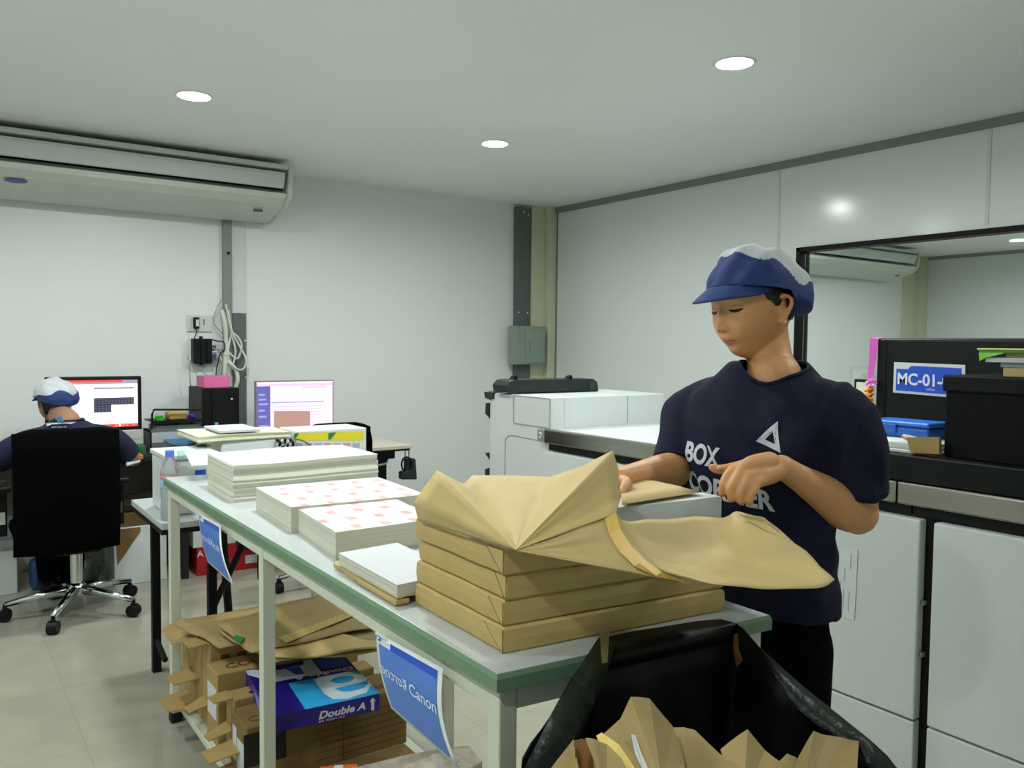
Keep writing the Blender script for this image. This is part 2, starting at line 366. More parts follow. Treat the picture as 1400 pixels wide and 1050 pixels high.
cable([(303,410),(295,425),(292,440),(300,452),(309,460)],.003,CABG,'thin grey cable curving left out of the duct',.045)
cable([(288,464),(296,466),(306,468),(307,478),(301,484),(297,500),(295,514)],.004,BLACK,'black cable looping from the network box down to the pink box',.07)
cable([(290,476),(298,480),(304,488),(304,500),(302,514)],.005,CABG,'grey cable from the violet plugs to the pink box',.06)
cable([(288,482),(296,481),(301,490),(308,500)],.005,CABW,'short white cable leaving the lower violet plug',.06)
cable([(256,488),(260,494),(270,502),(283,514)],.004,CABG,'grey cable sloping from the network box to the pink box',.06)
cable([(260,494),(260,520),(263,540),(264,558),(266,566)],.003,CABG,'thin grey cable hanging down behind the wire organiser',.05)
# ------------------------------------------------------------------ desks
DESKB=mat('black_desk_laminate',(14,15,14),.4,var=.1)
t=thing('computer_desk','black desk under the large computer at the left','desk',(.35,5.3,0))
MB().box(-.75,1.45,4.98,5.58,.715,.745).build('desktop',DESKB,t,bevel=.003)
MB().box(-.70,1.40,5.40,5.42,.40,.715).build('modesty_panel',mat('grey_panel',(96,102,92),.6),t)
for x in (-.72,1.19): MB().box(x,x+.04,5.0,5.56,0,.715).build('leg',DESKB,t,bevel=.003)
MB().box(.9,1.45,5.0,5.03,.50,.53).build('rail',DESKB,t)
t=thing('corner_desk','desk with a pale top and black frame behind the paper stacks','desk',(2.0,4.95,0))
PALE=mat('pale_laminate',(190,186,168),.45,var=.04)
MB().box(1.47,2.50,4.62,5.40,.728,.75).build('desktop',PALE,t,bevel=.003)
for b_ in ((1.55,2.42,4.70,4.76,.66,.727),(1.55,2.42,5.32,5.38,.66,.727),(1.49,2.49,4.63,4.65,.715,.7275)): MB().box(*b_).build('under_rail',BLACK,t,bevel=.003)
for x,y in ((1.56,4.74),(2.34,4.74),(1.56,5.335),(2.34,5.335)): MB().box(x,x+.04,y,y+.04,0,.66).build('leg',BLACK,t)
MB().tube(smooth_pts([(2.20,4.69,.655),(2.24,4.66,.635),(2.33,4.66,.64),(2.36,4.69,.66)]),.008,8).build('pull_handle',CHROME,t,smooth=True)
t=thing('office_chair','black chair at the corner desk, its backrest just above the yellow-banded box','chair',(1.9,4.38,0))
bk=MB(); rows=[]
for z in (.50,.60,.72,.84,.92,.945):
    r=[]
    for k in range(11):
        u=k/10*2-1; r.append(Vector((1.86+.20*u*(1-.06*(z>.9)),4.28+.05*(1-u*u)-.0,z-.03*max(0,abs(u)-.7)*(z>.9)*3)))
    rows.append(r)
bk.grid(rows).build('backrest',FABRICB,t,solid=.035,smooth=True)
MB().box(1.66,2.06,4.36,4.52,.45,.52).build('seat',FABRICB,t,bevel=.03,seg=3)
for k in range(5):
    a=math.radians(-112+72*k); e=(1.86+.29*math.cos(a),4.42+.29*math.sin(a))
    l=MB().tube([(1.86,4.42,.13),(e[0],e[1],.085)],[.022,.013],8).build('leg',CHROME,t,smooth=True)
    MB().cyl((e[0]-.02,e[1],.031),(e[0]+.02,e[1],.031),.03,n=16).cyl((e[0],e[1],.06),(e[0],e[1],.08),.014,n=10).build('caster',BLACK,l,bevel=.003)
MB().cyl((1.86,4.42,.10),(1.86,4.42,.45),.025).build('gas_lift',BLACK,t,smooth=False)
# umbrella / flask hanging from the corner desk
t=thing('hanging_mug','dark green lidded flask and ring handle hanging beside the corner desk','flask',(2.47,4.70,.45))
MB().prism([ay(x,y,4.70) for x,y in ((556,627),(569,627),(571,656),(556,656))],(0,.05,0)).build('body',mat('dark_green_plastic',(28,46,42),.4),t,bevel=.01)
MB().prism([ay(x,y,4.68) for x,y in ((549,645),(562,643),(564,656),(549,656))],(0,.05,0)).build('cup',mat('dark_green_plastic',(28,46,42),.4),t,bevel=.01)
MB().tube([ay(556+7*math.cos(a),635+10*math.sin(a),4.69) for a in [PI*2*k/20 for k in range(21)]],.006,8).build('ring_handle',BLACK,t,smooth=True)
MB().tube([ay(554,611,4.72),ay(554,627,4.72)],.004,6).tube([ay(559,611,4.72),ay(559,627,4.72)],.004,6).build('strap',MGREY,t)
# ------------------------------------------------------------------ computers
SCR=mat('screen_white',(242,240,246),.3,emit=.75,ecol=(244,240,250))
def flat(mb,M,x0,x1,y0,y1,mi,z=.0): mb.add([(x0,y0,z),(x1,y0,z),(x1,y1,z),(x0,y1,z)],[(0,1,2,3)],mi,M)
t=thing('desktop_computer','large all-in-one computer with silver chin in front of the seated worker','computer',(.74,5.02,.745))
A=ay(61,516,5.02); B=ay(193.5,514,5.02); Cc=ay(195,600,5.02)
x0,x1=A.x,B.x; zt=B.z; zb=Cc.z
MB().box(x0,x1,5.02,5.05,zb,zt).build('casing',BLACK,t,bevel=.008,seg=3)
MB().box(x0+.002,x1-.002,5.014,5.021,zb,zb+.055).build('chin',mat('silver_aluminium',(188,194,190),.35,metal=.3),t,bevel=.004)
Mx=frame((x0,5.0185,zb+.075),(1,0,0),(0,0,1)); w_=x1-x0; h_=zt-zb-.075
s_=MB(); flat(s_,Mx,.022,w_-.022,.0,h_-.02,0)
SR=mat('screen_red',(226,70,58),.3,emit=.8,ecol=(226,70,58)); SG=mat('screen_grey',(150,140,160),.3,emit=.6,ecol=(150,140,160)); SD=mat('screen_dark',(40,40,58),.3,emit=.3,ecol=(40,40,58)); SL=mat('screen_slate',(84,84,104),.3,emit=.5,ecol=(84,84,104)); SO=mat('screen_orange',(240,120,70),.3,emit=.9,ecol=(240,120,70))
SM=[SCR,SR,SG,SD,SL,SO]
scr=s_
flat(scr,Mx,.022,w_-.10,h_-.032,h_-.02,1,.0006); flat(scr,Mx,w_-.10,w_-.022,h_-.032,h_-.02,2,.0006); flat(scr,Mx,.022,w_-.022,h_-.042,h_-.032,2,.0006)
flat(scr,Mx,w_-.245,w_-.042,h_-.068,h_-.062,3,.0006)
flat(scr,Mx,w_-.245,w_-.042,h_-.158,h_-.118,3,.0006); flat(scr,Mx,w_-.245,w_-.158,h_-.198,h_-.158,3,.0006)
for i in range(12):
    for j in range(3): flat(scr,Mx,w_-.242+.0167*i,w_-.229+.0167*i,h_-.129-.0125*j,h_-.120-.0125*j,4,.0009)
for i in range(5):
    for j in range(3): flat(scr,Mx,w_-.242+.0167*i,w_-.229+.0167*i,h_-.169-.0125*j,h_-.160-.0125*j,4,.0009)
flat(scr,Mx,.022,w_-.022,0,.017,1,.0006)
for i in range(16): flat(scr,Mx,.16+.018*i,.172+.018*i,.003,.014,(5,0,2,5,1)[i%5],.0009)
scr.build('screen',SM,t)
MB().box(.66,.82,5.05,5.06,.76,.95).box(.64,.84,4.96,5.12,.7455,.755).build('stand',mat('silver_aluminium',(188,194,190)),t,bevel=.004)
t=thing('monitor','slim monitor showing a pale pink spreadsheet page on the corner desk','monitor',(1.95,5.2,.75))
A=ay(349,521,5.2); B=ay(456,521,5.2); x0,x1=A.x,B.x; zt=A.z; zb=.82
MB().box(x0,x1,5.2,5.225,zb,zt).build('casing',mat('thin_silver_bezel',(120,116,124),.4),t,bevel=.003)
Mx=frame((x0,5.1985,zb),(1,0,0),(0,0,1)); w_=x1-x0; h_=zt-zb
SP=mat('screen_pink',(232,212,228),.3,emit=.62,ecol=(226,204,222)); SB=mat('screen_blue_sidebar',(96,96,168),.3,emit=.5,ecol=(96,96,168)); SK=mat('screen_lilac',(206,180,206),.3,emit=.7,ecol=(206,180,206)); SV=mat('screen_line',(150,150,205),.3,emit=.6,ecol=(150,150,205))
s_=MB(); flat(s_,Mx,.008,w_-.008,.01,h_-.008,0)
flat(s_,Mx,.008,.095,.01,h_-.035,1,.0006); flat(s_,Mx,.008,w_-.008,h_-.035,h_-.02,2,.0006)
for i,yy in enumerate((.03,.09,.13,.17,.20,.23)): flat(s_,Mx,.02,.08-.01*(i%3),yy,yy+.012,3,.0009)
flat(s_,Mx,.10,w_-.07,h_-.145,h_-.138,3,.0006); flat(s_,Mx,w_-.22,w_-.05,h_-.05,h_-.04,2,.0009)
for i in range(5): flat(s_,Mx,.11,w_-.09,h_-.17-.02*i,h_-.166-.02*i,2,.0006)
s_.build('screen',[SP,SB,SK,SV],t)
MB().box(1.9,1.98,5.225,5.24,.76,.95).box(1.83,2.05,5.12,5.30,.7505,.76).build('stand',BLACK,t,bevel=.004)
Q=[ay(375,562,5.12),ay(424,562,5.12),ay(425,592,5.12),ay(375,592,5.12)]
Q=[ay(x,y,4.9) for x,y in ((375,562),(424,562),(424,600),(375,600))]
tag(MB().prism(Q,(0,.004,0)).build('pink_card',mat('pink_card',(206,160,152),.7)),'dusty pink card standing in front of the slim monitor','card')
t=thing('computer_tower','black computer tower under the pink box','computer tower',(1.53,5.4,.745))
A=ay(276,531,5.3); B=ay(327,531,5.3)
MB().box(A.x,B.x,5.30,5.62,.746,A.z).build('case',BLACK,t,bevel=.004)
MB().box(A.x+.06,B.x-.035,5.292,5.30,.75,A.z-.006).build('front_panel',BLACK2,t,bevel=.002)
p_=MB(); p_.box(A.x+.075,A.x+.095,5.290,5.293,.86,.885); p_.build('sticker',mat('sticker_blue',(110,170,200),.4),t)
MB().cyl((B.x-.05,5.292,1.03),(B.x-.05,5.288,1.03),.006,n=10).build('power_button',WHITE,t)
A=ay(280,515,5.3); B=ay(316,530,5.3)
tag(MB().prism([(A.x,5.32,B.z+.0),(B.x,5.32,B.z),(B.x,5.50,B.z),(A.x,5.50,B.z)],(0,0,A.z-B.z)).build('pink_box',mat('pink_box',(214,104,160),.5,var=.05),bevel=.003),'pink open-topped box on top of the black computer tower','box')
# wire organiser with its contents on the black desk
t=thing('wire_organiser','black wire letter tray holding a beige pencil case','desk organiser',(1.2,5.2,.745))
g=MB(); P_=lambda x,y,Y=5.1: ay(x,y,Y)
for Y in (5.08,5.30):
    g.tube([P_(207,592,Y),P_(208,566,Y),P_(211,560,Y),P_(276,560,Y),P_(279,566,Y),P_(281,590,Y)],.006,8)
for (a,b_) in (((207,590),(207,590)),((281,588),(281,588)),((210,561),(210,561)),((277,561),(277,561))): g.tube([P_(*a,5.08),P_(*b_,5.30)],.006,8)
g.build('wire_frame',BLACK,t)
a=P_(206,590,5.08); b_=P_(281,590,5.08)
MB().box(a.x,b_.x,5.08,5.30,a.z-.006,a.z).box(a.x,b_.x,5.07,5.08,a.z-.006,a.z+.015).build('lower_tray',DGREY,t)
MB().box(a.x+.01,b_.x-.01,5.08,5.30,a.z+.05,a.z+.056).box(a.x+.01,b_.x-.01,5.07,5.08,a.z+.045,a.z+.06).build('upper_tray',BLACK,t)
for X in (a.x,b_.x-.01): MB().box(X,X+.01,5.10,5.28,.7455,a.z).build('foot',BLACK,t)
UZ=a.z+.057
tag(MB().box(a.x+.10,a.x+.215,5.10,5.20,UZ,UZ+.05).build('pencil_case',mat('beige_cloth',(176,150,82),.9,var=.08),bevel=.018,seg=3),'rounded beige pencil case lying in the wire organiser','pencil case')
tag(MB().prism([(a.x+.03,5.12,UZ),(a.x+.075,5.10,UZ),(a.x+.085,5.14,UZ),(a.x+.04,5.17,UZ)],(0,0,.03)).build('green_eraser',mat('bright_green',(60,200,60),.5),bevel=.004),'bright green stationery piece at the left of the wire organiser','stationery')
tag(MB().cyl((a.x+.225,5.12,UZ+.016),(a.x+.255,5.14,UZ+.016),.015,n=12).build('violet_cap',mat('violet_plastic',(74,30,150),.4),bevel=.002),'violet cap at the right end of the beige pencil case','cap')
tag(MB().box(a.x+.03,b_.x-.03,5.09,5.28,a.z+.001,a.z+.028).build('paper_pile',mat('grey_papers',(120,124,128),.8,var=.1,scale=3,stretch=(1,1,60)),bevel=.002),'grey papers in the lower tray of the wire organiser','paper')
tag(MB().prism([az(x,y,.7465) for x,y in ((222,600),(262,596),(276,603),(248,612),(232,607))],(0,0,.004)).build('blue_folder',mat('blue_folder',(46,136,190),.4)),'bright blue folder lying in front of the wire organiser','folder')
tag(MB().box(.85,1.0,4.99,5.10,.7455,.80).build('green_box',mat('dark_green_box',(16,86,44),.5),bevel=.003),'dark green item under the silver computer chin','box')
tag(MB().prism([az(x,y,.7465) for x,y in ((176,628),(190,624),(196,627),(182,632))],(0,0,.02)).build('orange_marker',mat('orange_plastic',(232,120,30),.4),bevel=.003),'orange marker on the black desk edge','marker')
tag(MB().prism([az(x,y,.7465) for x,y in ((171,632),(186,628),(192,632),(173,638))],(0,0,.012)).build('computer_mouse',WHITE2,bevel=.004),'small white mouse beside the seated worker','mouse')
# things on the floor below the black desk
def simple_box(name,x0,x1,y0,y1,z0,z1,m,label,cat='box',group=None,bevel=.003):
    return tag(MB().box(x0,x1,y0,y1,z0,z1).build(name,m,bevel=bevel),label,cat,group)
t=thing('white_carton','white carton with a brown panel on the floor right of the seated worker','carton',(1.0,5.2,0))
MB().box(.84,1.12,5.06,5.38,0,.33).build('carton_body',WHITE2,t,bevel=.003)
MB().prism([(.855,5.058,.12),(.98,5.058,.30),(.98,5.058,.325),(.845,5.058,.325)],(0,.003,0)).build('brown_panel',CARDD,t)
simple_box('brown_carton',.86,1.10,5.08,5.36,.331,.40,CARDD,'flat brown carton on top of the white carton under the desk','carton')
simple_box('storage_bin',-.35,.38,5.22,5.5,0,.24,WHITE2,'white plastic bin under the desk left of the chair','bin')
simple_box('blue_bag',.44,.60,5.20,5.32,0,.17,mat('blue_bag',(28,70,120),.4),'blue bundle on the floor behind the chair base','bag',bevel=.03)
simple_box('clear_bag',.60,.80,5.22,5.34,0,.13,mat('grey_bag',(92,108,100),.3),'grey green bundle on the floor behind the chair hub','bag',bevel=.04)
t=thing('red_carton','red carton with a white label on the floor seen behind the blue sign','carton',(1.45,5.1,0))
MB().box(1.28,1.66,5.02,5.32,0,.17).build('carton_body',RED,t,bevel=.003)
MB().box(1.565,1.64,5.017,5.02,.035,.085).build('white_label',PAPER,t)
q=MB(); text(q,'A BP.',.055,frame((1.28,5.0165,.115),(1,0,0),(0,0,1))); q.build('lettering',INKW,t)
simple_box('white_board_box',1.26,1.60,5.02,5.30,.171,.40,WHITE2,'white box standing on the red carton','box')
simple_box('black_case',1.50,1.64,4.96,5.015,.13,.24,mat('dark_brown_case',(34,26,18),.6),'dark rounded bundle leaning on the red carton','bundle',bevel=.03)
# ------------------------------------------------------------------ work table
TZ=.90
t=thing('work_table','long white-topped work table with green edging and a white steel frame','table',(.98,2.06,0))
TC=[Vector((.692,1.009,TZ)),Vector((1.275,.955,TZ)),Vector((1.275,3.12,TZ)),Vector((.692,3.167,TZ))]
cen=sum(TC,Vector())/4
def inset(P,d): 
    return [p+Vector(((1 if p.x<cen.x else -1)*d,(1 if p.y<cen.y else -1)*d,0)) for p in P]
MB().prism([p-Vector((0,0,.003)) for p in inset(TC,.004)],(0,0,.003)).build('tabletop',TABLETOP,t,bevel=.001)
o_=TC; i_=inset(TC,.0045)
e=MB(); n=4
vs=[]; 
for P,z in ((o_,-.008),(o_,-.028),(i_,-.030),(i_,-.0031),(inset(TC,.0035),-.0008)): vs+= [p+Vector((0,0,z)) for p in P]
fs=[]
for a_,b_ in ((0,1),(1,2),(2,3),(3,4),(4,0)):
    for k in range(4): fs.append((a_*4+k,a_*4+(k+1)%4,b_*4+(k+1)%4,b_*4+k))
e.add(vs,fs).build('green_edging',GREENEDGE,t)
def skewY(x,y): return y-.093*(x-.692)*(1 if y<2 else (.9 if y>3 else .9))
fr_=MB()
fi=.012; w=.034
def rail(p,q,z0,z1,th,m,name):
    p=Vector((p[0],p[1],0)); q=Vector((q[0],q[1],0)); d=(q-p).normalized(); nrm=Vector((-d.y,d.x,0))*th/2
    return MB().prism([p-nrm+Vector((0,0,z0)),q-nrm+Vector((0,0,z0)),q+nrm+Vector((0,0,z0)),p+nrm+Vector((0,0,z0))],(0,0,z1-z0)).build(name,m,t,bevel=.002)
xa,xb=.692+fi+w/2,1.275-fi-w/2
LEGS=[(xa,1.009+fi+w/2-.002),(xb,.955+fi+w/2+.002),(xa,2.13),(xb,2.08),(xa,3.167-fi-w/2),(xb,3.12-fi-w/2)]
for i,(x,y) in enumerate(LEGS):
    l=MB().box(x-w/2,x+w/2,y-w/2,y+w/2,.03 if i!=4 else .035,.87).build('leg',FRAME,t,bevel=.003)
    MB().box(x-w/2-.004,x+w/2+.004,y-w/2-.004,y+w/2+.004,0,.035).build('rubber_foot',RUBBER,l,bevel=.003)
for a_,b_ in ((0,2),(2,4),(1,3),(3,5)): rail((LEGS[a_][0],LEGS[a_][1]+w/2),(LEGS[b_][0],LEGS[b_][1]-w/2),.832,.87,.030,FRAME,'side_rail'); rail((LEGS[a_][0],LEGS[a_][1]+w/2),(LEGS[b_][0],LEGS[b_][1]-w/2),.085,.11,.026,FRAME,'lower_rail')
for a_,b_ in ((0,1),(4,5)): rail((LEGS[a_][0]+w/2,LEGS[a_][1]),(LEGS[b_][0]-w/2,LEGS[b_][1]),.832,.87,.030,FRAME,'end_rail'); rail((LEGS[a_][0]+w/2,LEGS[a_][1]),(LEGS[b_][0]-w/2,LEGS[b_][1]),.085,.11,.026,FRAME,'lower_end_rail')
MB().box(.725,1.235,1.06,3.09,.106,.114).build('shelf',FRAME,t)
# ------------------------------------------------------------------ hanging blue signs
class Quad:
    """curved sheet between four world corners (TL,TR,BR,BL)"""
    def __init__(s,c,bow=0): s.c=[Vector(p) for p in c]; s.n=(s.c[1]-s.c[0]).cross(s.c[0]-s.c[3]).normalized(); s.bow=bow
    def P(s,u,v,o=0):
        a=s.c[0].lerp(s.c[1],u); b=s.c[3].lerp(s.c[2],u); p=a.lerp(b,v)
        return p+s.n*(o+s.bow*(math.sin(PI*v)*(.6+.6*u)))
    def sheet(s,mb,u0,u1,v0,v1,o=0,mi=0,n=8):
        mb.grid([[s.P(u0+(u1-u0)*i/n,v0+(v1-v0)*j/n,o) for i in range(n+1)] for j in range(n+1)],mi)
    def poly(s,mb,pts,o,mi=0):
        mb.add([s.P(u,v,o) for u,v in pts],[tuple(range(len(pts)))],mi)
    def text(s,mb,body,u0,u1,vb,vh,o,mi=0,**k):
        """text baseline at v=vb, cap height about vh, stretched to the span u0..u1"""
        vs,fs=text_mesh(body,1.0,ext=0,**k)
        x0=min(v.x for v in vs); x1=max(v.x for v in vs)
        vs=[s.P(u0+(v.x-x0)/(x1-x0)*(u1-u0), vb-v.y*vh/.7, o) for v in vs]
        mb.add(vs,fs,mi)
THAI='\u0e08\u0e38\u0e14\u0e27\u0e32\u0e07\u0e2a\u0e35'
def hanging_sign(px,xt,xb_,word,label,bow):
    c=[ax(*px[0],xt),ax(*px[1],xt),ax(*px[2],xb_),ax(*px[3],xb_)]
    Qd=Quad(c,bow); cc=sum(c,Vector())/4
    if Qd.n.dot(-cc+Vector((0,0,HC)))<0: Qd.n=-Qd.n
    t=thing('hanging_sign',label,'sign',c[0],'blue signs hanging from the work table')
    m_=MB(); Qd.sheet(m_,0,1,0,1,0); m_.build('sheet',mat('sign_paper',(222,228,226),.4),t,solid=.0012,smooth=True)
    m_=MB(); Qd.sheet(m_,.055,.945,.13,.945,.002,0); m_.build('blue_field',mat('sign_blue_field',(72,118,196),.35,var=.04,scale=6),t,smooth=True)
    m_=MB(); Qd.sheet(m_,.25,.945,.045,.135,.0022,0,6); m_.build('folder_tab',BLUED,t,smooth=True)
    m_=MB(); Qd.text(m_,THAI,.07,.50,.50,.115,.0035); Qd.text(m_,word,.54,.94,.50,.13,.0035); m_.build('lettering',INKW,t)
    m_=MB(); n=12
    Qd.poly(m_,[(.055+.045*math.cos(2*PI*k/n),.055+.035*math.sin(2*PI*k/n)) for k in range(n)],.0025,0)
    Qd.poly(m_,[(.055+.02*math.cos(2*PI*k/n),.055+.016*math.sin(2*PI*k/n)) for k in range(n)],.0032,1)
    m_.build('logo',[mat('logo_blue',(40,120,190),.5),INKW],t)
    m_=MB(); 
    Qd.text(m_,'BOX',.12,.19,.045,.02,.003); Qd.text(m_,'CORNER',.12,.24,.085,.02,.003); m_.build('logo_text',mat('logo_blue',(40,120,190),.5),t)
    m_=MB(); Qd.sheet(m_,.02,.2,-.035,.025,.004,0,3); m_.build('tape',mat('clear_tape',(225,230,225),.15,alpha=.45),t)
    return t
hanging_sign([(514,864),(606,914),(626,1049),(535,968)],.690,.672,'Canon','large blue sign reading Canon, hanging from the near part of the table rail',.012)
hanging_sign([(272,702),(302,718),(320,801),(284,768)],.690,.674,'Ricoh','small blue sign reading Ricoh, hanging from the far part of the table rail',.010)
# ------------------------------------------------------------------ paper stacks
def pstack(name,P,z0,z1,mats,label,cat='paper stack',group=None,n=14,jit=.0015,wave=0,seed=0,lean=(0,0)):
    """stack of sheets: P four base corners (NL,NR,FR,FL)"""
    rnd=random.Random(seed); P=[Vector((p[0],p[1],0)) for p in P]; c=sum(P,Vector())/4
    vs=[]; fs=[]; mi=[]; k=6
    ring=[]
    for e_ in range(4):
        for i in range(k): ring.append(P[e_].lerp(P[(e_+1)%4],i/k))
    N=len(ring)
    for j in range(n+1):
        f=j/n; z=z0+(z1-z0)*f; jx=rnd.uniform(-jit,jit); jy=rnd.uniform(-jit,jit); gl_=wave*math.sin(f*PI*3+seed)
        for p in ring:
            d=(p-c).normalized(); q=p+d*gl_+Vector((jx+lean[0]*f,jy+lean[1]*f,0))
            zz=z+ (wave*1.2*math.sin(p.x*9+p.y*5+seed)*f)
            vs.append((q.x,q.y,zz))
    for j in range(n):
        for i in range(N): fs.append((j*N+i,j*N+(i+1)%N,(j+1)*N+(i+1)%N,(j+1)*N+i)); mi.append(1)
    fs.append(tuple(n*N+i for i in range(N))); mi.append(0); fs.append(tuple(range(N))[::-1]); mi.append(1)
    m_=MB(); m_.v=[Vector(v) for v in vs]; m_.f=[list(f) for f in fs]; m_.m=mi
    return tag(m_.build(name,mats),label,cat,group)
def azs(L,z): return [az(x,y,z) for x,y in L]
# printed top sheet material: rows of pale pink boxes
def printed():
    m=bpy.data.materials.new('printed_sheet'); m.use_nodes=True; nt=m.node_tree; b=nt.nodes['Principled BSDF']; b.inputs['Roughness'].default_value=.6
    tc=nt.nodes.new('ShaderNodeTexCoord'); mp=nt.nodes.new('ShaderNodeMapping'); br=nt.nodes.new('ShaderNodeTexBrick'); nz=nt.nodes.new('ShaderNodeTexNoise'); mx=nt.nodes.new('ShaderNodeMixRGB')
    mp.inputs['Rotation'].default_value=(0,0,math.radians(3)); mp.inputs['Location'].default_value=(.02,.02,0)
    nt.links.new(tc.outputs['Object'],mp.inputs[0]); nt.links.new(mp.outputs[0],br.inputs['Vector']); br.offset=.28; br.offset_frequency=2
    br.inputs['Scale'].default_value=1; br.inputs['Brick Width'].default_value=.074; br.inputs['Row Height'].default_value=.088; br.inputs['Mortar Size'].default_value=.0275; br.inputs['Mortar Smooth'].default_value=.12
    br.inputs['Color1'].default_value=rgb(190,152,150); br.inputs['Color2'].default_value=rgb(197,163,160); br.inputs['Mortar'].default_value=rgb(201,205,200)
    nz.inputs['Scale'].default_value=60; nt.links.new(tc.outputs['Object'],nz.inputs['Vector']); mx.blend_type='SOFT_LIGHT'; mx.inputs[0].default_value=.25
    nt.links.new(br.outputs[0],mx.inputs[1]); nt.links.new(nz.outputs[0],mx.inputs[2]); nt.links.new(mx.outputs[0],b.inputs['Base Color']); return m
PRT=printed()
h1=.118
NL=az(318.5,636,TZ+h1); NR=az(516,622,TZ+h1); FLp=az(283,619,TZ+h1); FRp=az(471,612,TZ+h1)
pstack('paper_stack',[NL,NR,NR+(FLp-NL),FLp],TZ,TZ+h1,[PAPER,PAPERS],'tallest stack of blank cream paper at the far end of the work table',n=20,jit=.0025,wave=.0025,seed=3,group=None)
hA=.070
NL=az(398,693,TZ+hA); NR=az(582,676,TZ+hA); FLp=az(350,666,TZ+hA)
pstack('printed_stack',[NL,NR,NR+(FLp-NL),FLp],TZ,TZ+hA,[PRT,PAPERS],'stack of sheets printed with pink boxes, the farther of the two',n=14,jit=.0006,wave=.0008,seed=5,group='printed paper stacks')
hB=.064
NL=az(459,728,TZ+hB); NR=az(600,708,TZ+hB); FLp=az(400,690.5,TZ+hB)
NL2=NL; pstack('printed_stack',[NL,NR,NR+(FLp-NL),FLp],TZ,TZ+hB,[PRT,PAPERS],'stack of sheets printed with pink boxes, the nearer one beside the kraft parcels',n=14,jit=.0006,wave=.0008,seed=6,group='printed paper stacks')
# small white ream lying in its opened wrapper
hC=.016
t=thing('open_ream','low stack of white sheets lying on its opened kraft wrapper','paper stack',az(548,828,TZ))
NL=az(543,800,TZ+.042); FLp=az(463,756,TZ+.042); d=(az(571,794,TZ+.042)-NL).normalized()*.15
s_=pstack('sheets',[NL,NL+d,FLp+d,FLp],TZ+hC,TZ+.042,[PAPER,PAPERS],'x',n=6,jit=.0008)
for k in ('label','category'): del s_[k]
loc=s_.location.copy(); s_.parent=t; s_.location=wmat(t).inverted()@loc
A=az(457,776,TZ+.004); B=az(548,826,TZ+.004); Cq=az(572,822,TZ+.004)
wv=MB()
dv=(B-A).normalized(); perp=Vector((-dv.y,dv.x,0)); 
if perp.x<0: perp=-perp
ln=(B-A).length
rows=[]
for j,(off,zz) in enumerate(((.0,.002),(-.002,.012),(.006,.0155),(.05,.0155),(.16,.0155))):
    rows.append([A+dv*ln*i/8+perp*(off+.004*math.sin(i*1.7)*(j<2))+Vector((0,0,zz-.004+.002*math.sin(i*2.3+j)*(j<3))) for i in range(9)])
wv.grid(rows).build('wrapper',KRAFT,t,solid=.0008,smooth=False)
MB().prism([A+dv*ln*.42-perp*.008+Vector((0,0,-.002)),A+dv*ln*1.0-perp*.012+Vector((0,0,-.002)),A+dv*ln*1.0+perp*.02+Vector((0,0,-.002)),A+dv*ln*.36+perp*.01+Vector((0,0,-.002))],(0,0,.011)).build('folded_flap',KRAFT,t,bevel=.003)
# ------------------------------------------------------------------ kraft parcels
RN=Vector((.752,1.075,TZ)); RX=Vector((.467,-.052,0)); RY=Vector((.004,.30,0)); RH=.0425
def parcel(i,label,lean=0):
    o_=RN+Vector((.004*((i*37)%3-1),.003*((i*53)%3-1),i*RH)); t=thing('wrapped_ream',label,'ream',o_+RX*.5+RY*.5,'kraft wrapped reams in the near stack')
    b=MB(); k=6; rings=[]
    for f,ins in ((0,.004),(.08,.0),(.5,-.0015),(.92,0),(1,.004)):
        z=Vector((0,0,RH*f*.985)); P=[o_,o_+RX,o_+RX+RY,o_+RY]; c=sum(P,Vector())/4
        R=[]
        for e_ in range(4):
            for j in range(k):
                p=P[e_].lerp(P[(e_+1)%4],j/k); d_=(p-c).normalized(); R.append(p-d_*ins+z+d_*.0012*math.sin(j*2.1+i+e_))
        rings.append(R)
    N=len(rings[0]); b.add([p for R in rings for p in R],[(a*N+j,a*N+(j+1)%N,(a+1)*N+(j+1)%N,(a+1)*N+j) for a in range(4) for j in range(N)]+[tuple(range(N))[::-1],tuple(4*N+j for j in range(N))])
    b.build('wrapped_body',KRAFT,t)
    # folded end flap: a triangle folded over the near left corner
    yy=[.052,.040,.030,.046][i%4]; nx=Vector((-.0022,0,0))
    f=MB(); 
    tri=[o_+Vector((0,.001,.002)),o_+Vector((0,yy,RH*.94)),o_+Vector((0,.0005,RH*.96))] if i%2==0 or True else None
    f.prism([p+nx for p in tri],(-.0012,0,0)); f.build('end_fold',KRAFT,t)
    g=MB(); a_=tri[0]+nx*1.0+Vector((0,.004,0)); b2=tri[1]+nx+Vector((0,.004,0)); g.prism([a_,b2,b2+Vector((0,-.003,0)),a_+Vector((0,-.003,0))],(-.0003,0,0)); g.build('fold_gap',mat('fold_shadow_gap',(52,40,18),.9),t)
    return t
for i,l in enumerate(('kraft wrapped ream at the bottom of the near stack','second kraft wrapped ream from the bottom of the near stack','third kraft wrapped ream from the bottom of the near stack','fourth kraft wrapped ream, just under the opened one')): parcel(i,l)
